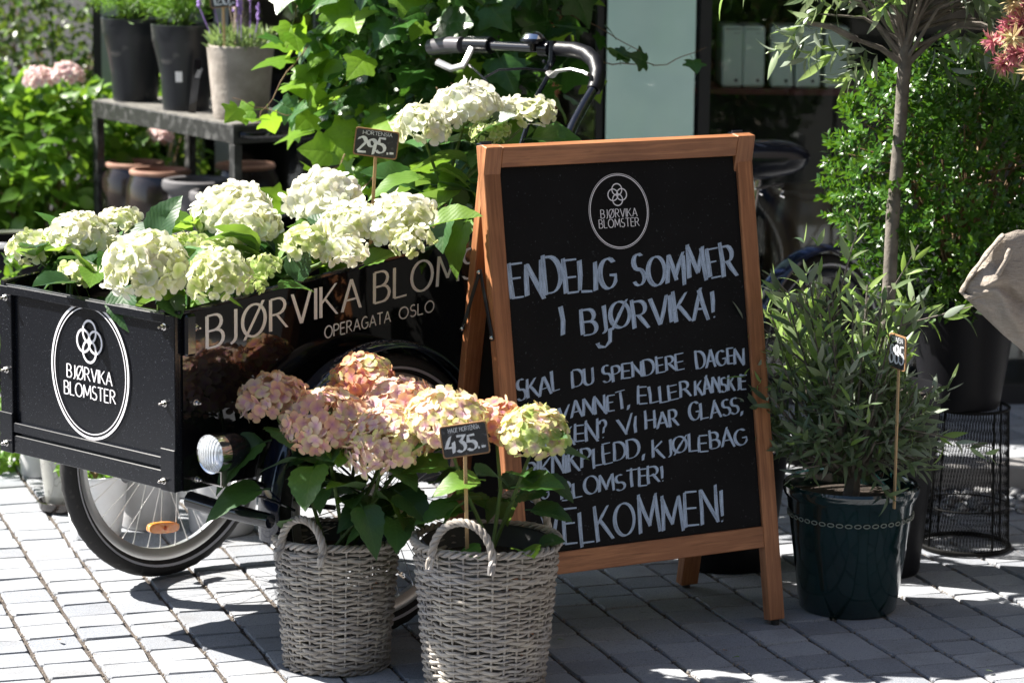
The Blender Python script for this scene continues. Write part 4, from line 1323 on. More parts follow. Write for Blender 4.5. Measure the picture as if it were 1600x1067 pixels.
hydrangea('small flat lime hydrangea beside the near side panel above the words', wp(.32, .5, zb),
          [((-.445, 5.90, .895), .040, .032, 30, [GW, GG, WH2], S2), ((-.363, 5.90, .875), .044, .026, 32, [WH2, WH], S2)], 22, .105, GB, LM, 8,
          extra=[((-.46, 5.90, .80), (.1, -.1, .6), (-.5, -.8, .3), .10, 0, M_hydd), ((-.33, 5.98, .83), (.6, .3, .3), (-.1, -.5, 1), .08, 2, M_hydy)])
hydrangea('white hydrangea right of the 295 price sign beside the chalkboard', wp(.60, .5, zb),
          [((-.245, 6.05, .925), .070, .050, 74, [WH, PW, WH2], S1), ((-.214, 5.97, .890), .040, .034, 30, [WH2, GW], .0145)], 20, .11, GB, LM, 9,
          extra=[((-.19, 5.98, .92), (.75, -.1, .25), (-.2, -.3, 1), .11, 2, M_hydy)])
hydrangea('tallest white hydrangea rising behind the chalkboard top under the handlebar', wp(.93, .45, zb),
          [((-.212, 6.42, 1.09), .056, .048, 52, [WH, PW, WH2], .019), ((-.112, 6.50, 1.125), .074, .058, 84, [PW, WH, PW], .019), ((.045, 6.50, 1.12), .040, .030, 22, [WH, WH2], .019),
           ((-.005, 6.52, 1.125), .03, .024, 14, [PW], .019), ((-.055, 6.42, 1.083), .045, .026, 60, [GG, GW], .0085)], 30, .125, GB, [M_hyd, M_hydy, M_hydd, M_hyd], 10,
          extra=[((.02, 6.5, 1.06), (.85, -.2, .15), (-.1, -.4, 1), .125, 0, M_hyd), ((-.10, 6.44, 1.05), (.5, -.3, .45), (-.5, -.2, .9), .12, 2, M_hydd),
                 ((-.19, 6.36, .98), (-.8, -.3, .1), (-.1, -.2, 1), .13, 1, M_hydy), ((-.14, 6.33, .94), (-.2, -.5, -.5), (-.6, -.5, .6), .12, 0, M_hyd), ((-.10, 6.32, .90), (-.3, -.5, -.3), (-.5, -.6, .6), .12, 3, M_hydy)])

# --- price signs on sticks
def sign(label, top, foot, w, h, word, num, yaw, roll, seed, group='chalk price signs on wooden sticks', face='front'):
    t = thing('price_sign', label, 'price sign', foot, yaw, group)
    d = Vector(top) - Vector(foot)
    ml = Matrix.Rotation(-yaw, 3, 'Z'); d = ml @ d
    z = d.normalized(); x = Vector((1, 0, 0)); x = (x - z * x.dot(z)).normalized(); x = (x + z * roll).normalized(); zz = (z - x * z.dot(x)).normalized(); y = zz.cross(x)
    m = MB(); m.box(d * .5 - y * (-.003), (.0075, .004, d.length), ax=(z.cross(y).normalized() * -1, y, z), bev=.0007)
    st = m.build('stick', M_stick, t)
    def rr(wd, ht, r, th, off):
        mm = MB(); pts = []
        for (cx, cy, a0) in ((wd / 2 - r, ht / 2 - r, 0), (-wd / 2 + r, ht / 2 - r, 90), (-wd / 2 + r, -ht / 2 + r, 180), (wd / 2 - r, -ht / 2 + r, 270)):
            for k in range(5): pts.append((cx + r * math.cos(R(a0 + 22.5 * k)), cy + r * math.sin(R(a0 + 22.5 * k))))
        A = [mm.vert(d + x * a - y * (off) + zz * b_) for a, b_ in pts]; B = [mm.vert(d + x * a - y * (off - th) + zz * b_) for a, b_ in pts]
        mm.face(A); mm.face(B[::-1])
        for i in range(len(pts)):
            j = (i + 1) % len(pts); mm.face((A[j], A[i], B[i], B[j]))
        return mm
    pl = rr(w, h, .006, .004, .003).build('plaque', M_signwood, t, False)
    rr(w - .0055, h - .0055, .005, .0006, .0036).build('slate_face', M_slate, pl, False)
    def plc(a, b_, hh): return d + x * a + zz * b_ - y * (.0038 + hh)
    if word:
        m = MB(); text(m, word, -w * .32, h * .28, w * .34, h * .30, h * .13, h * .13, plc, .0005, .7, None, .14, .12, seed)
        m.build('small_lettering', M_chalkw, pl, False)
    m = MB(); text(m, num, -w * .40, -h * .34, w * .42, -h * .32, h * .5, h * .46, plc, .0048 if w > .09 else .0036, .3, Vector((.9, .43)), .10, .12, seed + 3, taper=True)
    m.build('price', M_chalkw, pl, False)
    return t
sign('chalk price sign reading 295 among the white hydrangeas', (-.305, 6.20, 1.078), (-.330, 6.22, .62), .098, .062, 'HORTENSIA', '295.-', R(0), -.07, 4)

# ================================================================== BASKETS WITH PINK HYDRANGEAS
def basket(label, loc, rt, rb, h, seed, ha=(-110, 70), hr=(.045, .075), nst=28, rows=37):
    rnd = random.Random(seed)
    t = thing('wicker_basket', label, 'basket', loc, 0, 'grey wicker baskets before the cart')
    rad = lambda z: rb + (rt - rb) * (z / h) ** .85
    m = MB()
    for k in range(nst):
        a = 2 * PI * k / nst
        m.tube([(rad(z) * math.cos(a), rad(z) * math.sin(a), z) for z in [h * q / 5 for q in range(6)]], .0026, 5)
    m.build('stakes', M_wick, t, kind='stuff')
    per = nst * 4
    for rI in range(rows):
        z0 = h * (.03 + .93 * rI / rows)
        m = MB()
        for strand in range(1):
            pts = []; rs = []
            sg = 1 if rI % 2 else -1
            ph_ = rnd.uniform(0, 6); lane = rnd.uniform(.82, 1.18)
            for k in range(per):
                a = 2 * PI * k / per
                wv = math.cos(nst / 2 * a) * sg
                rr = rad(z0) + .0040 * wv + rnd.uniform(-.0004, .0004)
                zz = z0 + .0016 * math.sin(a * 2 + ph_) + .0008 * math.sin(a * 7 + ph_ * 3) + rnd.uniform(-.0006, .0006) + .0012 * math.sin(nst / 2 * a)
                pts.append((rr * math.cos(a), rr * math.sin(a), zz)); rs.append(.0040 * h / rows / .0093 * (1 + .25 * math.sin(a * 3 + ph_)) * rnd.uniform(.92, 1.08) * lane)
            m.tube(pts, rs, 6, False, True, flat=1.0, upv=(0, 0, 1))
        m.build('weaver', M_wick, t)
    # braided rim and foot
    for (zr, rr0, r_) in ((h * .985, rt + .001, .0072), (h * .02, rb + .003, .005)):
        for s in range(3 if zr > .1 else 2):
            m = MB(); pts = []
            n = 132
            for k in range(n):
                a = 2 * PI * k / n; ph = a * 16 + s * 2 * PI / 3
                pts.append(((rr0 + r_ * 1.0 * math.cos(ph)) * math.cos(a), (rr0 + r_ * math.cos(ph)) * math.sin(a), zr + r_ * .7 * math.sin(ph) + .002 * math.sin(3 * a)))
            m.tube(pts, r_ * .55, 6, False, True); m.build('rim_braid', M_wick, t)
    for a_ in ha:
        a = R(a_); c = Vector((math.cos(a), math.sin(a), 0)); tg = Vector((-math.sin(a), math.cos(a), 0))
        hd = None
        for s in range(3):
            m = MB(); pts = []
            n = 60
            for k in range(n + 1):
                q = k / n; th = PI * q
                lx = -math.cos(th) * hr[0]; lz = math.sin(th) ** .75 * hr[1]
                p = c * (rt + .004 + (.010 if q < .05 or q > .95 else 0)) + tg * lx + Vector((0, 0, h - .035 + lz + (.0)))
                ph = q * 2 * PI * 5.5 + s * 2 * PI / 3
                rad_n = tg * (-math.cos(th)) + Vector((0, 0, math.sin(th)))
                off = (rad_n * math.cos(ph) + c * math.sin(ph)) * .0045
                pts.append(p + off)
            m.tube(pts, .0047, 6)
            hd2 = m.build('handle_strand' if hd else 'handle', M_wick, hd or t)
            hd = hd or hd2
    m = MB(); m.lathe([(0, h * .82), (rt * .93, h * .83), (rt * .94, h * .97), (rt * .90, h * .99)], n=30, wob=.02); m.build('liner', M_liner, t)
    m = MB(); m.lathe([(0, h * .84), (rt * .9, h * .84)], n=24); m.build('soil', M_soil, t)
    m = MB(); m.lathe([(0, .006), (rb * .97, .006)], n=24); m.build('base', M_wick, t)
    return t
B1 = (-.368, 5.83, 0); B2 = (-.048, 5.66, 0)
basket('smaller grey wicker basket of peach hydrangeas standing nearest the cart wheel', B1, .130, .107, .285, 1, (-119, 50), (.054, .092))
basket('larger grey wicker basket at the bottom edge holding the 435 sign', B2, .148, .118, .322, 2, (-108, 62), (.066, .100), 30, 40)
P1 = ((.72, .34, .50), (.88, .52, .40), (.88, .62, .36))
P2 = ((.74, .44, .64), (.86, .62, .52), (.80, .74, .38))
P3 = ((.55, .22, .36), (.76, .34, .22), (.78, .46, .22))
P4 = ((.76, .52, .62), (.82, .74, .42), (.68, .74, .26))
P5 = ((.72, .40, .60), (.90, .68, .60), (.90, .72, .52))
hydrangea('peach pink hydrangea with four crowded heads in the smaller basket', (B1[0], B1[1], .24),
          [((-.500, 5.80, .575), .066, .050, 80, [P1, P5, P1, P2], .0165), ((-.388, 5.73, .545), .082, .060, 120, [P1, P2, P5, P1], .0165), ((-.322, 5.90, .605), .058, .046, 66, [P3, P1, P3, P4], .0155),
           ((-.258, 5.68, .512), .082, .070, 130, [P5, P2, P2, P4], .0165), ((-.24, 5.80, .565), .075, .055, 90, [P1, P5], .016), ((-.212, 5.72, .362), .022, .018, 14, [P4, P1], .011), ((-.195, 5.78, .50), .03, .05, 26, [P3], .015)],
          46, .112, 'pink hydrangeas in the wicker baskets', [M_hydd, M_hydd, M_hyd], 21,
          extra=[((-.50, 5.76, .50), (-.7, -.4, -.15), (-.2, -.5, 1), .13, 3, M_hydd), ((-.40, 5.70, .47), (-.15, -.7, -.3), (-.3, -.3, 1), .12, 0, M_hyd), ((-.50, 5.74, .40), (-.8, -.3, -.05), (.1, -.3, 1), .13, 1, M_hydd),
                 ((-.31, 5.68, .385), (.3, -.7, -.3), (.1, -.6, .8), .10, 3, M_hydd), ((-.24, 5.70, .41), (.5, -.6, -.2), (.1, -.6, .8), .10, 0, M_hydd), ((-.47, 5.76, .30), (.1, -.3, .3), (0, -.2, 1), .06, 2, M_hyd), ((-.17, 5.72, .42), (.5, -.5, .2), (0, -.4, 1), .10, 2, M_hydd)])
hydrangea('lime and pink hydrangea with three open-stemmed heads in the larger basket', (B2[0], B2[1], .27),
          [((-.138, 5.66, .570), .074, .050, 96, [P4, P2, P5, P4], .016), ((-.032, 5.74, .545), .060, .046, 64, [P3, P1, P5, P2], .015), ((.052, 5.64, .545), .062, .052, 84, [P4, P4, P2, GG], .016)],
          22, .092, 'pink hydrangeas in the wicker baskets', [M_hydd, M_hyd, M_hyd], 22,
          extra=[((.03, 5.62, .39), (.8, -.3, .05), (0, -.3, 1), .09, 0, M_hydd), ((.02, 5.60, .31), (.2, -.6, .1), (0, -.2, 1), .08, 2, M_hydy), ((-.11, 5.58, .31), (.3, -.5, .1), (0, -.3, 1), .08, 2, M_hyd), ((.05, 5.62, .31), (.6, -.4, .4), (-.3, -.4, 1), .065, 0, M_hydd),
                 ((-.05, 5.58, .46), (-.6, -.3, .1), (0, -.4, 1), .10, 1, M_hydy), ((.0, 5.60, .44), (.6, -.2, .1), (0, -.4, 1), .10, 2, M_hyd), ((.06, 5.62, .46), (.5, -.3, -.1), (0, -.4, 1), .075, 1, M_hydd)])
sign('chalk price sign reading 435 standing in the larger basket', (-.0925, 5.54, .552), (-.084, 5.56, .27), .096, .068, 'HAGE HORTENSIA', '435.-', R(2), .12, 9)

# ================================================================== IVY
rnd = random.Random(44)
ivl = [ivy_tmpl(1, .18, k, .5) for k in range(5)]
ivm = {}
ivy = thing('ivy_plant', 'big climbing ivy with glossy lobed leaves and long trailing shoots behind the cart', 'ivy', (-.2, 7.74, 0))
m = MB(); m.lathe([(0, .0), (.15, 0), (.19, .38), (.2, .40), (.18, .40), (.17, .34), (0, .34)], n=32); m.build('pot', M_darkpot, ivy)
m = MB()
for k in range(9):
    a = rnd.uniform(0, 6.28); r0 = rnd.uniform(.02, .1)
    pts = [(r0 * math.cos(a), r0 * math.sin(a), .34)]
    for q in range(1, 9):
        z = .34 + q * .17
        pts.append((pts[-1][0] + rnd.gauss(0, .045), pts[-1][1] + rnd.gauss(0, .03), z))
    m.tube(pts, [.009 - .0006 * q for q in range(9)], 6)
m.build('climbing_stems', M_twig, ivy, kind='stuff')
def ivl_mesh(k, mat):
    if (k, mat.name) not in ivm: ivm[(k, mat.name)] = ivl[k].mesh('leaf', mat)
    return ivm[(k, mat.name)]
# leaf cloud: wide column, leaning left; local coordinates
def ivsurf(rnd, depth):
    while True:
        z = rnd.uniform(.62, 2.25); a = rnd.uniform(-PI, 0) if rnd.random() < .85 else rnd.uniform(0, PI)
        rx = .38 + .08 * math.sin(z * 5) + .05 * math.sin(z * 13)
        rx = min(rx, .5); ry = .33
        if z < .95: rx *= .75
        x = -.02 + rx * math.cos(a) * depth; y = ry * math.sin(a) * depth * (1 + .35 * (z > 1.2))
        return Vector((x + rnd.gauss(0, .02), y + rnd.gauss(0, .02), z)), Vector((math.cos(a), math.sin(a) * 1.2, 0))
inner = []
for _ in range(3600):
    p, o = ivsurf(rnd, rnd.uniform(.45, .9))
    d = Vector((o.x * .3 + rnd.gauss(0, .5), o.y * .3 + rnd.gauss(0, .3), rnd.uniform(-1, .4)))
    inner.append(frame(p, d, o + Vector((0, 0, .5)) + rv(rnd, .4), rnd.uniform(.03, .062)))
build_multi('inner_leaves', [(ivl[k], inner[k::5], None) for k in range(5)], M_ivy, ivy)
nleaf = 0
for _ in range(360):
    p, o = ivsurf(rnd, rnd.uniform(.95, 1.12))
    if p.y > .1 or p.z > 1.65: continue
    d = Vector((o.x * .4 + rnd.gauss(0, .5), o.y * .5 + rnd.gauss(0, .3), rnd.uniform(-1.1, .2)))
    nr = o + Vector((-.25, -.2, .75)) + rv(rnd, .35)
    s = rnd.uniform(.055, .110)
    left = p.x < -.12 and rnd.random() < .7  # left side gets yellower leaves, sunlight put into the colour
    mt = M_ivyy if (left or rnd.random() < .15) else M_ivy
    link('leaf', ivl_mesh(rnd.randrange(5), mt), ivy, mat=frame(p, d, nr, s)); nleaf += 1
# trailing shoots (world coordinates minus the plant base)
def shoot(pts, n, s0, s1, mats, seed, thick=.0022, nm='trailing_shoot'):
    rnd = random.Random(seed)
    P = [Vector(p) - Vector((-.2, 7.74, 0)) for p in pts]
    # resample smoothly
    Q = []
    for i in range(len(P) - 1):
        for k in range(5): Q.append(P[i].lerp(P[i + 1], k / 5) + rv(rnd, .003))
    Q.append(P[-1])
    m = MB(); m.tube(Q, [thick * (1 - .6 * i / len(Q)) for i in range(len(Q))], 5); o_ = m.build(nm, M_twig, ivy)
    global nleaf
    for k in range(n):
        t = (k + .6) / n; q = Q[min(len(Q) - 1, int(t * (len(Q) - 1)))]
        d = Vector((rnd.gauss(0, .6), rnd.gauss(-.3, .4), rnd.uniform(-.9, .5)))
        link('leaf', ivl_mesh(rnd.randrange(5), rnd.choice(mats)), ivy, mat=frame(q, d, Vector((-.2, -.8, .6)) + rv(rnd, .3), s0 + (s1 - s0) * t)); nleaf += 1
shoot([(.05, 7.6, 1.19), (.26, 7.5, 1.165), (.40, 7.45, 1.17), (.50, 7.42, 1.215)], 4, .085, .045, [M_ivy], 3)
shoot([(.1, 7.6, 1.3), (.22, 7.5, 1.26), (.33, 7.45, 1.20)], 5, .055, .04, [M_ivy], 4)
yl = [M_ivyy, M_ivyy, M_ivy]  # left shoots mostly take the sunlit leaf colour
shoot([(-.42, 7.6, 1.3), (-.55, 7.5, 1.2), (-.64, 7.45, 1.08), (-.68, 7.42, 1.0)], 10, .095, .06, yl, 5)
shoot([(-.4, 7.6, 1.15), (-.5, 7.45, 1.05), (-.60, 7.4, 1.02), (-.74, 7.38, 1.07)], 8, .085, .055, yl, 6)
shoot([(-.38, 7.6, 1.0), (-.46, 7.4, .9), (-.55, 7.3, .82), (-.62, 7.25, .76)], 9, .095, .06, yl, 7)
shoot([(-.3, 7.6, .95), (-.38, 7.3, .86), (-.44, 7.1, .80), (-.50, 7.0, .79)], 8, .09, .06, yl, 8)
shoot([(-.35, 7.6, 1.5), (-.5, 7.5, 1.42), (-.58, 7.45, 1.3), (-.60, 7.4, 1.2)], 9, .095, .06, yl, 9)
shoot([(-.1, 7.6, .95), (-.14, 7.3, .85), (-.2, 7.15, .80)], 7, .07, .05, [M_ivy, M_ivyy], 10)

# ================================================================== SHELF AND ITS POTS
SHA = math.atan2(-.83, .56)          # long side runs from front-right corner back-left
sx0 = Vector((-.846, 8.41, 0)); sdir = Vector((-.56, .83, 0)).normalized(); sper = Vector((.83, .56, 0)).normalized()
shf = thing('plant_shelf', 'long black metal plant shelf with a dusty top behind the flower cart', 'shelf', sx0, math.atan2(sdir.y, sdir.x))
# local x = along, local y = (-sper) -> use negative y for depth
SL, SD, SZ = .94, .36, .90
bx('shelf_top', M_shelftop, shf, ((SL / 2, -SD / 2, SZ - .004), (SL - .002, SD - .002, .010)))
for y in (-.0, -SD): bx('edge_rail', M_blackmetal, shf, ((SL / 2, y, SZ - .030), (SL + .03, .006, .054)), bev=.001)
for x in (-.012, SL + .012): bx('end_rail', M_blackmetal, shf, ((x, -SD / 2, SZ - .030), (.006, SD, .054)))
for x in (0, SL):
    for y in (-.012, -SD + .012): bx('leg', M_blackmetal, shf, ((x, y, (SZ - .06) / 2), (.034, .026, SZ - .06)), bev=.001)
bx('lower_shelf', M_blackmetal, shf, ((SL / 2, -SD / 2, .25), (SL - .04, SD - .03, .012)))
m = MB(); m.tube([(-.02, -.02, SZ - .03), (-.045, -.05, SZ - .032), (-.05, -.18, SZ - .032), (-.045, -.30, SZ - .032), (-.02, -.34, SZ - .03)], .011, 8, upv=(0, 0, 1)); m.build('end_handle', M_gloss, shf)

def pot(name, label, cat, loc, prof, mat, group=None, soil=None, n=44, wob=0.0, rim=None, extra_mats=None):
    t = thing(name, label, cat, loc, 0, group)
    m = MB(); m.lathe(prof, n=n, wob=wob, seed=int(loc[0] * 100) % 7); m.build('pot_body', mat, t)
    if rim:
        m = MB(); m.lathe(rim[0], n=n, wob=wob, seed=int(loc[0] * 100) % 7); m.build('rim', rim[1], t)
    if soil:
        m = MB(); m.lathe([(0, soil[1]), (soil[0] * .5, soil[1] + .004), (soil[0], soil[1])], n=24); m.build('soil', M_soil, t)
    return t
def wall(rb, rt, h, th=.006, lip=None, r0=0):
    p = [(0, 0), (rb - .004, 0), (rb, .006)]
    p += [(rb + (rt - rb) * k / 6, .006 + (h - .006) * k / 6) for k in range(1, 6)]
    if lip: p += [(rt, h - lip[1]), (rt + lip[0], h - lip[1] + .004), (rt + lip[0] * 1.1, h - .006), (rt + lip[0] * .8, h), (rt - th, h), (rt - th - .002, h - .012)]
    else: p += [(rt, h - .003), (rt - .002, h), (rt - th + .001, h), (rt - th, h - .004)]
    p += [(rb - th + (rt - rb) * .55, h * .55), (0, h * .5)]
    return p
# three pots on top
plpot = [(0, 0), (.072, 0), (.074, .02), (.078, .10), (.092, .17), (.104, .215), (.106, .22), (.108, .262), (.1085, .268), (.104, .270), (.102, .262), (.098, .2), (0, .2)]
pA = pot('plastic_pot', 'left black plastic nursery pot on the metal shelf with a feathery green plant', 'plant pot', (-1.235, 9.16, .9), plpot, M_plasticpot, 'black nursery pots on the shelf', (.1, .245))
pB = pot('plastic_pot', 'black plastic nursery pot with a white sticker beside the concrete pot', 'plant pot', (-1.035, 8.86, .9), plpot, M_plasticpot, 'black nursery pots on the shelf', (.1, .245))
m = MB(); pts = []
for k in range(5):
    a = R(-103 + k * 3.2)
    pts.append((.0935 * math.cos(a), .0935 * math.sin(a)))
A_ = [m.vert((x, y, .095)) for x, y in pts]; B_ = [m.vert((x * 1.055, y * 1.055, .128)) for x, y in pts]
for k in range(4): m.face((A_[k], A_[k + 1], B_[k + 1], B_[k]))
m.build('sticker', M_label, pB)
pC = pot('concrete_pot', 'pale rough concrete pot with flowering lavender on the shelf corner', 'plant pot', (-.838, 8.60, .9), wall(.083, .103, .225, .012), M_concrete, None, (.09, .205))
# plant label leaning on pot B
t = thing('plant_tag', 'narrow glossy black plant tag leaning on the middle black pot', 'plant tag', (-1.005, 8.735, .9))
m = MB(); m.box((.012, .006, .085), (.024, .0025, .17), ax=(Vector((.98, .1, -.13)), Vector((-.1, .98, .1)), Vector((.13, -.08, .985))), bev=.0008); m.build('plaque', M_gloss, t)
m = MB()
for k in range(5): m.box((.020 + k * .0022, .0035 - .0018 , .135 + k * .006 - .02), (.014, .0008, .0022), ax=(Vector((.98, .1, -.13)), Vector((-.1, .98, .1)), Vector((.13, -.08, .985))))
m.build('lettering', M_chalkw, t, kind='stuff')
needle = leaf_tmpl(1.0, .09, 3, .1, .2)
broad = leaf_tmpl(1.0, .5, 4, .25, .25)
narrow = leaf_tmpl(1.0, .20, 4, .25, .3)
def feathery(label, loc, rad, hgt, n, seed, name='feathery_plant'):
    rnd = random.Random(seed)
    t = thing(name, label, 'plant', loc)
    ms = []; st = MB()
    for k in range(46):
        a = rnd.uniform(0, 6.28); e = rnd.uniform(.35, 1.0)
        tip = Vector((math.cos(a) * rad * e, math.sin(a) * rad * e, hgt * rnd.uniform(.45, 1.0) * (1.15 - e * .5)))
        mid = Vector((tip.x * .4, tip.y * .4, tip.z * .75))
        st.tube([(0, 0, 0), mid, tip, tip + Vector((tip.x * .25, tip.y * .25, -.03))], [.0022, .0018, .001, .0008], 4, False)
        for q in range(n // 46):
            f = rnd.uniform(.3, 1.0)
            p = (mid.lerp(tip, (f - .3) / .7)) + rv(rnd, .022)
            d = (tip - mid).normalized() * .6 + rv(rnd, .7)
            ms.append(frame(p, d, rv(rnd) + Vector((0, 0, 1)), rnd.uniform(.018, .036)))
    st.build('stems', M_stem, t, kind='stuff')
    build_multi('fronds', [(needle, ms, None)], M_fern, t)
    return t
feathery('fine feathery green plant filling the left black pot on the shelf', (-1.235, 9.16, 1.14), .17, .26, 5000, 3)
feathery('bright feathery green plant spilling over the sticker-marked black pot', (-1.035, 8.86, 1.14), .17, .26, 6000, 4)
# lavender
t = thing('lavender', 'purple flowering lavender in the pale concrete pot', 'lavender', (-.838, 8.60, 1.10))
rnd = random.Random(12); ms = []
for _ in range(650):
    a = rnd.uniform(0, 6.28); r_ = .095 * math.sqrt(rnd.random()); p = Vector((r_ * math.cos(a), r_ * math.sin(a), rnd.uniform(0, .06)))
    ms.append(frame(p, Vector((p.x * 6, p.y * 6, .8)) + rv(rnd, .35), rv(rnd), rnd.uniform(.02, .045)))
build_multi('foliage', [(narrow, ms, None)], leaf_mat('lavender_leaf', (.1, .17, .06), (.2, .28, .1), (.4, .55, .15), veins=0, tw=.3), t)
M_lav = simple('lavender_bloom', (.22, .12, .42), .7, var=(.38, .25, .6), vscale=60); M_lavd = simple('faded_lavender_bloom', (.4, .3, .22), .8, var=(.5, .42, .33), vscale=60)
for k in range(13):
    a = rnd.uniform(0, 6.28); r_ = .08 * math.sqrt(rnd.random()); b0 = Vector((r_ * math.cos(a), r_ * math.sin(a), .03)); tp = b0 + Vector((b0.x * .5 + rnd.gauss(0, .01), b0.y * .5, rnd.uniform(.07, .14)))
    m = MB(); m.tube([b0, tp], .0013, 4, False)
    for q in range(9):
        z = q / 9; m.lathe([(0, -.006), (.0062 * (1 - z * .5), 0), (0, .006)], tp + Vector((rnd.gauss(0, .0015), rnd.gauss(0, .0015), q * .0055)), 6)
    m.build('flower_spike', M_lav if k % 3 else M_lavd, t)
sign('chalk price sign reading 120 stuck in the lavender pot at the top edge', (-.880, 8.50, 1.272), (-.878, 8.52, 1.11), .082, .06, '', '120,-', R(-4), .10, 6)
# pots on the lower shelf
pr_gl = [(0, 0), (.07, 0), (.085, .05), (.104, .2), (.112, .32), (.108, .385), (.096, .415), (.094, .42)]
pr_rim = [(.094, .42), (.098, .422), (.099, .430), (.095, .436), (.084, .436), (.080, .43), (.08, .3), (0, .28)]
for i, (x, y, lab) in enumerate(((-1.245, 9.2, 'dark brown glazed pot with terracotta rim, leftmost under the shelf'), (-1.135, 8.99, 'dark brown glazed pot with terracotta rim beside the grey pots'), (-.88, 9.18, 'brown pot with terracotta rim behind the shelf front leg'))):
    pot('glazed_pot', lab, 'plant pot', (x, y, .262), pr_gl, M_brownglaze, 'brown glazed pots under the shelf', None, rim=(pr_rim, M_terra))
gp = [(0, 0), (.068, 0), (.07, .01), (.088, .36), (.090, .385), (.104, .395), (.110, .408), (.108, .424), (.098, .430), (.088, .426), (.084, .40), (.07, .2), (0, .18)]
for i, (x, y, z, lab) in enumerate(((-.995, 8.79, .262, 'tall grey pot with rolled rim, left of the three grey ones'), (-.893, 8.64, .245, 'grey rolled-rim pot in the middle, left of the shelf leg'), (-.79, 8.50, .235, 'grey rolled-rim pot right behind the front shelf leg'))):
    pot('grey_pot', lab, 'plant pot', (x, y, z), gp, M_greypot, 'grey pots under the shelf')

# ================================================================== SHRUBS ON THE LEFT
def shrub(name, label, cat, loc, dims, n, size, tmpls, mat, seed, parts=0, density_bottom=True, group=None, stems=14, shell=.35, upn=.7, mat2=None, frac2=.0):
    rnd = random.Random(seed)
    t = thing(name, label, cat, loc, 0, group)
    st = MB()
    lumps = [(Vector((rnd.gauss(0, 1), rnd.gauss(0, 1), rnd.gauss(.2, 1))).normalized(), rnd.uniform(.05, .22)) for _ in range(16)]
    for k in range(stems):
        a = rnd.uniform(0, 6.28); q = rnd.uniform(.3, .9)
        st.tube([(0, 0, 0), (dims[0] * .3 * math.cos(a), dims[1] * .3 * math.sin(a), dims[2] * .7), (dims[0] * q * math.cos(a), dims[1] * q * math.sin(a), dims[2] * rnd.uniform(.9, 1.7))], [.005, .004, .002], 5, False)
    st.build('branches', M_twig, t, kind='stuff')
    ms = [[], []]
    for i in range(n):
        d = Vector((rnd.gauss(0, 1), rnd.gauss(0, 1), rnd.gauss(0, 1))).normalized()
        k_ = 1 - shell * rnd.random() ** 1.5
        for (ld, la) in lumps: k_ += la * max(0, d.dot(ld)) ** 6
        c = Vector((d.x * dims[0] * k_, d.y * dims[1] * k_, dims[2] + d.z * dims[2] * k_))
        if c.z < .01: continue
        dd = d * .8 + rv(rnd, .55); nr = Vector((0, 0, upn)) + d * .5 + rv(rnd, .35)
        mm = frame(c, dd, nr, size * rnd.uniform(.65, 1.25))
        ms[1 if (mat2 and rnd.random() < frac2) else 0].append(mm)
    if parts:
        me_ = [x.mesh('leaf', mat) for x in tmpls]
        # the nearest leaves become parts
        ms[0].sort(key=lambda q: q[1][3])
        for k in range(min(parts, len(ms[0]))): link('leaf', me_[k % len(me_)], t, mat=ms[0][k])
        ms[0] = ms[0][parts:]
    build_multi('foliage', [(x, ms[0][k::len(tmpls)], None) for k, x in enumerate(tmpls)], mat, t)
    if ms[1]: build_multi('young_foliage', [(x, ms[1][k::len(tmpls)], None) for k, x in enumerate(tmpls)], mat2, t)
    return t
sl1 = leaf_tmpl(1, .7, 5, .3, .3, .06, stalk=.1); sl2 = leaf_tmpl(1, .62, 5, .6, .2, .06, stalk=.1)
gs = thing('garden_hydrangea', 'leafy green bush with two pale pink mophead blooms left of the shelf', 'hydrangea bush', (-1.66, 9.55, 0))
bpy.data.objects.remove(gs)
gs = shrub('garden_hydrangea', 'leafy green bush with two pale pink mophead blooms left of the shelf', 'hydrangea bush', (-1.62, 9.5, .30), (.34, .28, .30), 1500, .075, [sl1, sl2], M_shrub, 8, 250, shell=.5)
PKB = ((.7, .4, .45), (.82, .62, .62), (.86, .72, .68))
for (c, r_) in (((-1.568, 9.3, .955), .048), ((-1.478, 9.3, .968), .048), ((-1.20, 9.5, .745), .04)):
    flower_head('flower_head', gs, Vector(c) - Vector((-1.62, 9.5, .30)), r_, r_ * .8, 46, [PKB], int(c[0] * 50), .015)
shrub('small_shrub', 'bright green low shrub under the shelf end beside the dark brown pots', 'shrub', (-1.28, 9.75, .25), (.20, .2, .33), 1200, .04, [sl1, sl2], M_shrubd, 18, 0, mat2=M_shrub, frac2=.4)
shrub('hedge', 'mottled green and yellow hedge rising at the top left behind everything', 'hedge', (-1.72, 10.7, .55), (.62, .35, .52), 6500, .035, [broad], M_shrubd, 9, 0, stems=22, mat2=M_shrub, frac2=.3)
shrub('hedge', 'dark leafy hedge mass beyond the left end of the shelf', 'hedge', (-2.25, 10.2, .0), (.65, .5, .62), 5000, .045, [broad], M_shrubd, 10, 0, stems=22, mat2=M_shrub, frac2=.2)
shrub('yellow_shrub', 'yellow-green shrub with small leaves at the far left edge', 'shrub', (-1.93, 9.55, .2), (.22, .22, .42), 1600, .045, [sl1], M_shrub, 19, 0)
t = pot('steel_planter', 'dark planter with a pale rim at the far left behind the cart flowers', 'plant pot', (-1.60, 8.95, 0), wall(.13, .15, .47, .008), M_darkpot, None, (.13, .44), rim=([(.152, .462), (.154, .476), (.150, .48), (.142, .476)], M_alu))

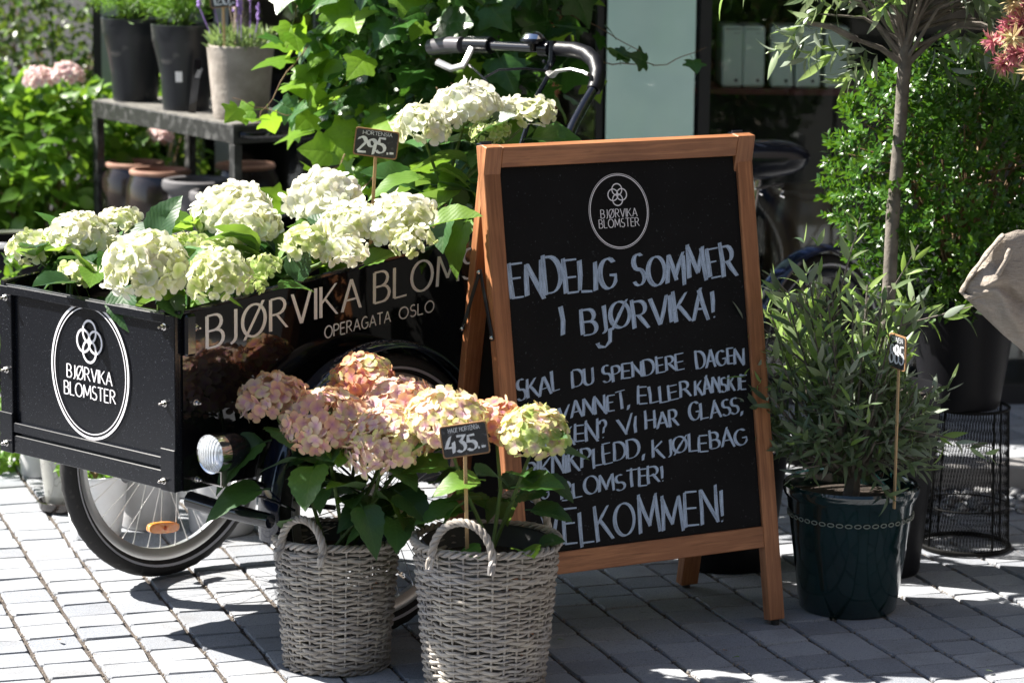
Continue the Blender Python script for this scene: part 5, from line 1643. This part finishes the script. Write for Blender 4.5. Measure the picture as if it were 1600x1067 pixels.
# ================================================================== POTS UNDER THE CART
def strip_plant(label, loc, r, h, n, size, seed, mat=M_shrub, tm=None, name='small_plant'):
    return shrub(name, label, 'plant', loc, (r, r, h / 2), n, size, tm or [sl1, sl2], mat, seed, 0, stems=5)
pot('crackle_pot', 'tall pale grey crackle-glazed pot on a saucer under the cart box', 'plant pot', (-1.172, 7.21, .018), wall(.048, .074, .235, .007), M_paleglaze, None, (.06, .2))
sc = MB(); sc.lathe([(0, .004), (.055, .0), (.064, .006), (.069, .026), (.066, .027), (.060, .012), (0, .012)], n=36)
tag(link('saucer', sc.mesh('saucer', M_brownglaze)), 'dark glazed saucer under the tall pale grey pot', 'saucer'); bpy.data.objects['saucer'].location = (-1.172, 7.21, .0)
bd = bpy.data.objects['crackle_pot'] if 'crackle_pot' in bpy.data.objects else None
m = MB()
for k in range(30):
    a = 2 * PI * k / 30; m.lathe([(0, -.004), (.0042, 0), (0, .004)], (.0702 * math.cos(a), .0702 * math.sin(a), .175), 6)
m.build('bead_band', M_backboard, bd, kind='stuff')
strip_plant('small round-leaved plant in the pale crackle pot', (-1.172, 7.21, .23), .09, .11, 150, .032, 31)
pot('plastic_bucket', 'white plastic bucket behind the left edge of the far cart wheel', 'bucket', (-1.045, 6.93, 0), wall(.062, .084, .165, .003, (.004, .012)), M_whiteplastic, 'pale buckets under the cart', (.075, .13))
m = MB(); m.box((-.045, -.068, .065), (.010, .001, .007)); m.build('printed_mark', M_fileink, bpy.data.objects['plastic_bucket'])
strip_plant('small bright plant in the white bucket', (-1.045, 6.93, .15), .08, .10, 110, .034, 32)
pot('plastic_bucket', 'grey plastic bucket seen left of the orange wheel reflector', 'bucket', (-.93, 7.06, 0), wall(.075, .092, .2, .003, (.004, .012)), M_greyplastic, 'pale buckets under the cart', (.08, .17))
pot('plastic_bucket', 'big pale bucket seen through the spokes right of the orange reflector', 'bucket', (-.735, 7.0, 0), wall(.082, .10, .215, .003, (.004, .012)), M_greyplastic, 'pale buckets under the cart', (.09, .18))
pot('plastic_bucket', 'farther grey bucket between the two pale ones behind the spokes', 'bucket', (-.87, 7.42, 0), wall(.07, .085, .2, .003, (.004, .012)), M_greyplastic, 'pale buckets under the cart', (.07, .17))
pot('plastic_bucket', 'small grey bucket at far left behind the crackle pot', 'bucket', (-1.305, 7.62, 0), wall(.05, .065, .17, .003), M_greyplastic, 'pale buckets under the cart', (.05, .15))
strip_plant('round-leaved green plant showing above the spokes under the box', (-.95, 7.06, .19), .09, .10, 120, .034, 33)
strip_plant('yellow-green leafy plant peeping out left of the cart front panel', (-1.42, 7.7, .0), .11, .52, 420, .04, 34)
strip_plant('low glossy shrub between cart panel and paving at far left', (-1.33, 7.45, .10), .07, .14, 160, .03, 35)

# ================================================================== RIGHT SIDE: BOXWOOD, OLIVES, URN
bxl = leaf_tmpl(1, .52, 3, .15, .25)
BXC = Vector((1.105, 6.93, 0))
def boxwood():
    rnd = random.Random(77)
    t = thing('boxwood_ball', 'dense round boxwood ball in the big black pot on the wire stand', 'boxwood', (BXC.x, BXC.y, .64))
    C0 = Vector((.01, 0, .29)); rx, rz = .315, .32
    lum = [(rv(rnd).normalized(), rnd.uniform(-.03, .07), rnd.uniform(8, 30)) for _ in range(60)]
    def rad(d):
        k = 1.0
        for (l, a, e) in lum: k += a * max(0, d.dot(l)) ** e
        return k
    st = MB()
    for k in range(60):
        d = rv(rnd).normalized(); d.z = abs(d.z) * .9 + .05
        st.tube([(0, 0, 0), C0 + Vector((d.x * rx, d.y * rx, d.z * rz)) * .5, C0 + Vector((d.x * rx, d.y * rx, d.z * rz)) * .93], [.004, .003, .0012], 4, False)
    st.build('branches', M_twig, t, kind='stuff')
    ms = []
    # sprigs: a little stem with leaf pairs, oriented outwards and upwards
    for s in range(1500):
        d = rv(rnd).normalized()
        if d.y > .55: continue
        depth = 1 - .34 * rnd.random() ** 2.0
        p0 = C0 + Vector((d.x * rx, d.y * rx, d.z * rz)) * rad(d) * depth
        ax = (d + Vector((0, 0, .55)) + rv(rnd, .35)).normalized()
        side = ax.orthogonal().normalized(); L0 = rnd.uniform(.02, .045)
        nl = 5
        for q in range(nl):
            f = q / (nl - 1)
            sd_ = Matrix.Rotation(q * PI / 2 + rnd.uniform(-.3, .3), 3, ax) @ side
            for sg in (-1, 1):
                ld = sd_ * sg * (1.1 - f * .5) + ax * (.35 + f * .6)
                ms.append(frame(p0 + ax * L0 * f, ld, ax + rv(rnd, .15), rnd.uniform(.016, .025)))
    build_multi('foliage', [(bxl, ms, None)], M_box, t)
    ms = []
    for s in range(2600):
        d = rv(rnd).normalized(); p0 = C0 + Vector((d.x * rx, d.y * rx, d.z * rz)) * rnd.uniform(.5, .78)
        ms.append(frame(p0, rv(rnd), rv(rnd), .03))
    build_multi('inner_foliage', [(bxl, ms, None)], M_box, t)
boxwood()
BPx, BPy = 1.125, 6.93
pot('black_tub', 'big matt black tub holding the boxwood ball on a wire stand', 'plant pot', (BPx, BPy, .362), wall(.098, .138, .283, .008, (.005, .016)), M_darkpot, None, (.12, .26))
ws = thing('wire_stand', 'round black wire mesh stand carrying the big black tub', 'stand', (1.15, 6.93, 0))
for (z, r_, th) in ((.006, .112, .006), (.36, .098, .004), (.11, .108, .002)):
    m = MB(); m.tube([(r_ * math.cos(2 * PI * k / 48), r_ * math.sin(2 * PI * k / 48), z) for k in range(48)], th, 6, False, True); m.build('ring', M_mesh, ws)
m = MB()
n_ = 84
for sg in (-1, 1):
    for k in range(n_):
        a0 = 2 * PI * k / n_
        m.tube([((.111 - .013 * q / 5) * math.cos(a0 + sg * .5 * q / 5), (.111 - .013 * q / 5) * math.sin(a0 + sg * .5 * q / 5), .008 + .35 * q / 5) for q in range(6)], .0008, 3, False)
for q in range(1, 16):
    z = .36 * q / 16; r_ = .111 - .013 * q / 16
m.build('mesh_wires', M_mesh, ws, kind='stuff')
for k in range(4):
    a = k * PI / 2 + .5; m = MB(); m.tube([(.112 * math.cos(a), .112 * math.sin(a), .005), (.098 * math.cos(a), .098 * math.sin(a), .36)], .003, 5); m.build('upright', M_mesh, ws)

olf = leaf_tmpl(1, .22, 5, .25, .25); olf2 = leaf_tmpl(1, .19, 5, .6, .2); olf3 = leaf_tmpl(1, .26, 5, -.2, .3)
olm = {(k, mt.name): [olf, olf2, olf3][k].mesh('leaf', mt) for k in range(3) for mt in (M_olive, M_olivey)}
def olive_sprig(rnd, base, axis, L_, nl, size, out, young):
    axis = axis.normalized(); side = axis.orthogonal().normalized()
    for q in range(nl):
        f = (q + .5) / nl
        p = base + axis * L_ * f + Vector((0, 0, -.02 * f * f))
        s_ = Matrix.Rotation(q * PI / 2 + rnd.uniform(-.4, .4), 3, axis) @ side
        for sg in (-1, 1):
            d = s_ * sg * .8 + axis * (.7 + f * .6)
            yv = rnd.random() < young * (.4 + f)
            out.append((frame(p, d, s_.cross(axis) * .3 + axis * .7 + rv(rnd, .3), size * rnd.uniform(.7, 1.15)), rnd.randrange(3), yv))
def place_leaves(out, t, nparts, keyf):
    out.sort(key=keyf)
    for (m_, k, y) in out[:nparts]: link('leaf', olm[(k, (M_olivey if y else M_olive).name)], t, mat=m_)
    rest = out[nparts:]
    tm = [olf, olf2, olf3]
    a = [[q[0] for q in rest if q[1] == k and not q[2]] for k in range(3)]; b_ = [[q[0] for q in rest if q[1] == k and q[2]] for k in range(3)]
    if rest:
        build_multi('foliage', [(tm[k], a[k], None) for k in range(3)], M_olive, t)
        if any(b_): build_multi('young_foliage', [(tm[k], b_[k], None) for k in range(3)], M_olivey, t)
# glazed pot with the olive bush
BP = Vector((.785, 6.33, 0))
bpot = [(0, 0), (.106, 0), (.112, .006), (.120, .06), (.134, .17), (.147, .262), (.153, .270), (.157, .280), (.157, .292), (.152, .298), (.144, .296), (.140, .285), (.135, .2), (0, .19)]
gp_ = pot('glazed_pot', 'glossy dark teal glazed pot with a beaded band holding the olive bush', 'plant pot', BP, bpot, M_blueglaze, None, (.138, .262))
for k in range(44):
    a = 2 * PI * k / 44
    m = MB() if k == 0 else m
    if k == 0:
        m.tube([(.0075 * math.cos(th), .0, .0042 * math.sin(th)) for th in [q * PI / 5 for q in range(10)]], .0014, 5, False, True)
        bme = m.mesh('bead', M_bead)
    rr_ = .1445
    link('bead', bme, gp_, mat=Matrix.Translation((rr_ * math.cos(a), rr_ * math.sin(a), .226)) @ Matrix.Rotation(a + PI / 2, 4, 'Z'))
def olive_bush():
    rnd = random.Random(101)
    t = thing('olive_bush', 'bushy young olive with grey-green leaves in the dark teal glazed pot', 'olive bush', (BP.x, BP.y, .262))
    st = MB(); out = []
    st.tube([(0, 0, 0), (.005, 0, .05), (-.01, .0, .09)], [.02, .016, .013], 8)
    for k in range(105):
        a = rnd.uniform(0, 6.28); e = rnd.uniform(.15, 1.0) ** .7
        tip = Vector((math.cos(a) * .225 * e - .03, math.sin(a) * .19 * e, rnd.uniform(.18, .56) * (1.12 - .38 * e)))
        mid = Vector((tip.x * .55, tip.y * .55, tip.z * .45 + .03))
        pts = [(0, 0, .04), mid, tip]
        st.tube(pts, [.006, .0035, .0018], 5, False)
        yg = .55 if tip.z > .33 else .06
        olive_sprig(rnd, mid, tip - mid, (tip - mid).length * 1.08, 6, .052 + .014 * (yg > .3), out, yg)
        if rnd.random() < .8:
            d2 = (tip - mid) + rv(rnd, .06); olive_sprig(rnd, mid.lerp(tip, .3), d2, d2.length * .8, 4, .046, out, yg)
    for k in range(34):
        a = rnd.uniform(-PI, 0.4); b0 = Vector((math.cos(a) * .05, math.sin(a) * .05, rnd.uniform(.08, .16)))
        d = Vector((math.cos(a), math.sin(a), rnd.uniform(-.25, .35))); l_ = rnd.uniform(.09, .15)
        st.tube([(0, 0, .07), b0, b0 + d * l_], [.004, .003, .0015], 5, False); olive_sprig(rnd, b0, d, l_, 5, .05, out, .03)
    # the long shoots seen against the dark tub
    for (p0, p1, n_) in (((.06, -.05, .40), (.27, -.10, .47), 6), ((.10, -.08, .18), (.30, -.12, .145), 6), ((-.05, -.02, .45), (-.0, -.02, .66), 5), ((.02, -.06, .4), (.12, -.1, .60), 5), ((-.08, -.06, .4), (-.2, -.1, .52), 6), ((-.1, 0, .3), (-.27, -.05, .44), 6)):
        a, b = Vector(p0), Vector(p1); st.tube([(0, 0, .1), a, b], [.004, .003, .0012], 5, False)
        olive_sprig(rnd, a, b - a, (b - a).length, n_, .062, out, .4)
    st.build('branches', M_bark, t, kind='stuff')
    # tiny buds
    bm = []
    for _ in range(260):
        q = rnd.choice(out)[0]; p = Vector((q[0][3], q[1][3], q[2][3]))
        if p.z > .36: continue
        bm.append(Matrix.Translation(p + rv(rnd, .01)) @ Matrix.Scale(.0022, 4))
    build_multi('flower_buds', [(oct_, bm, None)], M_stem, t)
    place_leaves(out, t, 290, lambda q: q[0][1][3])
olive_bush()
sign('narrow turned price sign reading 885 in the olive bush', (.858, 6.16, .632), (.862, 6.18, .27), .062, .078, 'OLIVEN', '885', R(-62), .0, 12)
# dark tall pot with the standard olive
pot('tall_pot', 'tall matt charcoal pot behind the teal pot with the olive tree in it', 'plant pot', (.90, 6.68, 0), wall(.10, .14, .46, .008), M_darkpot, None, (.12, .43))
def olive_tree():
    rnd = random.Random(55)
    t = thing('olive_tree', 'slim olive tree with bare grey trunk and hanging leafy crown at top right', 'olive tree', (.90, 6.68, .43))
    m = MB(); P = [(0, 0, 0), (0, 0, .15), (.004, 0, .30), (.006, 0, .45), (.014, 0, .6), (.018, 0, .72), (.022, 0, .82), (.026, 0, .9)]
    m.tube(P, [.019, .018, .0165, .0165, .0155, .0155, .017, .014], 12)
    for (p, r_) in (((.002, -.014, .27), .006), ((.018, -.012, .5), .005), ((.01, -.014, .66), .005)): m.lathe([(0, -.006), (r_, 0), (0, .006)], p, 8)
    m.build('trunk', M_bark, t)
    st = MB(); out = []
    heads = []
    for k in range(64):
        a = rnd.uniform(0, 6.28); e = rnd.uniform(.3, 1)
        tip = Vector((.03 + math.cos(a) * .30 * e, math.sin(a) * .26 * e, .94 + rnd.uniform(-.06, .38) + (1 - e) * .1))
        mid = Vector((.024 + (tip.x - .024) * .45, tip.y * .45, max(.82, tip.z * .5 + .45)))
        st.tube([(.02, 0, .80 + rnd.uniform(0, .1)), mid, tip], [.006, .0035, .0016], 6, False)
        olive_sprig(rnd, mid, tip - mid + Vector((0, 0, -.05)), (tip - mid).length * 1.1, 6, .075, out, .25)
        d2 = (tip - mid) * .8 + Vector((rnd.gauss(0, .05), rnd.gauss(0, .05), -.08)); olive_sprig(rnd, mid.lerp(tip, .5), d2, d2.length, 5, .074, out, .25)
    out[:] = [(Matrix.Translation((0, 0, .06)) @ q[0], q[1], q[2]) for q in out]
    for (p0, p1) in (((.02, 0, .80), (-.10, -.04, .86)), ((.024, 0, .80), (.14, -.03, .90)), ((-.1, -.04, .86), (-.22, -.08, .90)), ((.14, -.03, .9), (.24, -.06, .88))):
        a, b = Vector(p0), Vector(p1); st.tube([a, a.lerp(b, .5) + Vector((0, 0, .01)), b], [.009, .007, .005], 6)
        for q in range(3):
            olive_sprig(rnd, a.lerp(b, .5 + q * .25), Vector((rnd.gauss(0, .3) + (b - a).x * 3, rnd.gauss(-.1, .2), -.35)), .09, 5, .076, out, .35)
    st.build('limbs', M_bark, t, kind='stuff')
    place_leaves(out, t, 290, lambda q: q[0][2][3] * 1.0 + q[0][1][3] * .4)
olive_tree()
# urn behind the saddle
urn = [(0, 0), (.09, 0), (.10, .05), (.125, .25), (.135, .45), (.136, .60), (.126, .66), (.116, .68), (.116, .69), (.128, .70), (.130, .715), (.124, .722), (.112, .718), (.108, .68), (.1, .5), (0, .45)]
urn = [(r_ * 1.02, z_ * .92) for r_, z_ in urn]
pot('urn', 'large brown glazed urn standing in the shade behind the saddle', 'urn', (.945, 9.0, 0), urn, M_urn)
pot('black_tub', 'black tub in the shadow behind the chalkboard legs', 'plant pot', (.53, 6.73, 0), wall(.115, .15, .30, .008, (.005, .016)), M_darkpot, None, (.13, .27))

# ---- linen cloth hanging in from the right
def cloth():
    # two layers of heavy linen folded over at a hem: a sheet with deep folds, hem line first
    m = MB(); nu, nv = 60, 60
    top = [Vector(p) for p in ((1.000, 6.20, .770), (1.012, 6.185, .800), (1.035, 6.18, .835), (1.060, 6.185, .868), (1.085, 6.195, .892), (1.12, 6.21, .902), (1.20, 6.235, .895), (1.36, 6.24, .892))]
    bot = [Vector(p) for p in ((1.000, 6.20, .758), (1.030, 6.19, .728), (1.060, 6.19, .700), (1.095, 6.19, .668), (1.130, 6.20, .640), (1.165, 6.21, .610), (1.22, 6.22, .565), (1.38, 6.23, .52))]
    def samp(P, t):
        t *= len(P) - 1; i = min(int(t), len(P) - 2); f = t - i; f = f * f * (3 - 2 * f) * .5 + f * .5
        return P[i].lerp(P[i + 1], f)
    def sheet(off, sgn):
        ids = []
        for i in range(nu + 1):
            u = i / nu; row = []
            A, B = samp(top, u), samp(bot, u)
            for j in range(nv + 1):
                v = j / nv
                p = A.lerp(B, v)
                bulge = math.sin(PI * v) ** .7 * min(1, u * 3 + .12)
                f1 = math.sin(9 * u - 7 * v + 1.2) * .012 + math.sin(21 * u - 5 * v + 2 * math.sin(4 * v)) * .0045 + math.sin(3 * u + 17 * v) * .004
                crease = -.022 * math.exp(-((v - .30 - .35 * u) / .055) ** 2) * min(1, u * 2)
                p = p + Vector((0, sgn * (.034 * bulge + (f1 + crease) * bulge) + off, .006 * math.sin(13 * u + 5 * v) * bulge))
                row.append(m.vert(p))
            ids.append(row)
        for i in range(nu):
            for j in range(nv):
                q = (ids[i][j], ids[i][j + 1], ids[i + 1][j + 1], ids[i + 1][j])
                m.face(q if sgn < 0 else q[::-1])
    sheet(0, -1); sheet(.002, 1)
    # thick rolled hem running down the open left edge
    H = [top[4] + Vector((0, -.012, .002)), top[3] + Vector((-.002, -.016, 0)), top[2] + Vector((-.003, -.018, -.002)), top[1] + Vector((-.003, -.014, -.004)), top[0] + Vector((-.002, -.010, -.006)), Vector((1.012, 6.18, .752)), Vector((1.045, 6.165, .765)), Vector((1.065, 6.155, .80)), Vector((1.088, 6.155, .84)), Vector((1.10, 6.165, .87))]
    HH = []
    for i in range(len(H) - 1):
        for k in range(6):
            HH.append(H[i].lerp(H[i + 1], k / 6))
    m.tube(HH, [.0062 + .0012 * math.sin(i * .9) for i in range(len(HH))], 10, flat=.75)
    o = m.build('linen_cloth', M_linen)
    tag(o, 'crumpled beige linen cloth hanging into view at the right edge', 'cloth')
cloth()
rk = thing('display_rail', 'thin black metal rail stand just outside the right edge holding the linen cloth', 'rail stand', (1.45, 6.24, 0))
m = MB(); m.tube([(-.22, 0, .878), (.22, 0, .878)], .007, 8); m.build('bar', M_mesh, rk)
for sx in (-.22, .22):
    m = MB(); m.tube([(sx, 0, .878), (sx, 0, .01)], .007, 8); m.build('post', M_mesh, rk)
    m = MB(); m.tube([(sx, -.16, .008), (sx, .16, .008)], .007, 8); m.build('foot', M_mesh, rk)
pot('vase', 'tall zinc flower vase outside the right edge holding the dried blooms', 'vase', (1.38, 6.52, 0), wall(.07, .10, .62, .004), M_greyplastic)
# ---- dried pink blooms, top right, on stems from a vase outside the picture
t = thing('dried_flowers', 'spiky dried pink and apricot flower cluster at the top right corner', 'flowers', (1.33, 6.4, 0))
m = MB(); m.tube([(.05, .12, .33), (.03, .08, 1.0), (-.06, 0, 1.25), (-.16, 0, 1.38)], [.006, .005, .004, .003], 6); m.tube([(.03, .08, .9), (-.03, .03, 1.25), (-.12, .05, 1.45)], .003, 5); m.build('stem', M_twig, t)
spk = leaf_tmpl(1, .2, 3, .3, .35)
rnd = random.Random(66)
for q in range(58):
    c = Vector((-.175, -.02, 1.37)) + Vector((rnd.gauss(0, .034), rnd.gauss(0, .03), rnd.uniform(-.125, .09)))
    ms = []; cs = []
    for k in range(46):
        d = rv(rnd).normalized(); 
        ms.append(frame(c, d, rv(rnd), rnd.uniform(.022, .04)))
        u_ = rnd.random(); cs.append((.45 + .3 * u_, .13 + .42 * u_ * u_, .18 + .18 * u_) if q % 3 else (.62, .46 + .1 * u_, .28))
    sp_ = MB(); sp_.v, sp_.f, sp_.uv, sp_.col, sp_.mi = spk.v, spk.f, spk.uv, spk.col, spk.mi
    build_multi('floret', [(sp_, ms, cs)], M_petal, t, kind=None)

# ================================================================== ACROSS THE SQUARE (unseen; reflected in the glass, walls also block sky light)
rnd = random.Random(90)
bld = thing('facing_building', 'unseen dark brick building across the square, reflected in the glass and raised to block sky light', 'building', (0, -26, 0))
bx('wall', M_brickd, bld, ((0, 0, 8), (60, .6, 16)))  # height and dark brick chosen to cut the sky light
rb = thing('sky_block_building', 'unseen dark brick mass on the right, added to block sky light', 'building', (7.5, -8, 0))
bx('wall', M_brickd, rb, ((0, 0, 7), (.6, 34, 14)))  # added wall, blocks sky light from the right
for i in range(7): bx('window', M_mulld, rb, ((-.31, -14 + i * 4.2, 3.2), (.08, 1.6, 2.2)))
wfr = None
for i in range(11):
    for z in (3.0, 6.5, 10):
        bx('window', M_mulld, bld, ((-20 + i * 4, .31, z), (1.5, .08, 2.0)))
for i in range(9):
    x = -14 + i * 3.4
    big = leaf_tmpl(1, .6, 2, .2, .2)
    ms = []
    t = thing('street_tree', 'round green tree across the square, number %s in its row from the left' % ('one two three four five six seven eight nine'.split()[i]), 'tree', (x * .8, -6.5 + rnd.uniform(-1, 1), 0), 0, 'trees across the square')
    m = MB(); m.tube([(0, 0, 0), (.05, 0, 1.5), (0, .1, 3.0)], [.14, .11, .07], 8); m.build('trunk', M_bark, t)
    for _ in range(2200):
        d = rv(rnd).normalized(); p = Vector((d.x * 1.9, d.y * 1.9, 2.2 + d.z * 1.9)) * 1.0 * rnd.uniform(.75, 1.08)
        ms.append(frame(p, rv(rnd), rv(rnd) + Vector((0, 0, 1)), rnd.uniform(.16, .3)))
    build_multi('crown', [(big, ms, None)], M_shrubd, t, kind=None)

# ================================================================== FALLEN LEAVES
rnd = random.Random(3)
M_dry = leaf_mat('fallen_leaf', (.25, .12, .04), (.4, .22, .07), (.4, .2, .05), veins=0, tw=.1)
for (x, y, a, mt, lab) in ((.107, 6.0, .3, M_olive, 'pale green fallen leaf on the shaded paving below the chalkboard rail'), (.47, 5.93, 1.2, M_dry, 'brown fallen leaf in a paving joint left of the chalkboard foot'), (.50, 5.88, 2.4, M_shrub, 'small green fallen leaf just below the brown one'),
                           (-.98, 5.95, 2.0, M_dry, 'tiny brown fallen leaf on the sunlit paving at lower left'), (1.02, 5.80, .6, M_olive, 'fallen olive leaf on the shaded paving at lower right'), (-.50, 6.02, 1.0, M_dry, 'curled brown leaf in the shadow under the cart box')):
    lf = leaf_tmpl(1, .42, 5, .3, .35)
    o = link('fallen_leaf', lf.mesh('fallen_leaf', mt), mat=frame((x, y, .008), (math.cos(a), math.sin(a), .03), (0, 0, 1), .022))
    tag(o, lab, 'leaf')
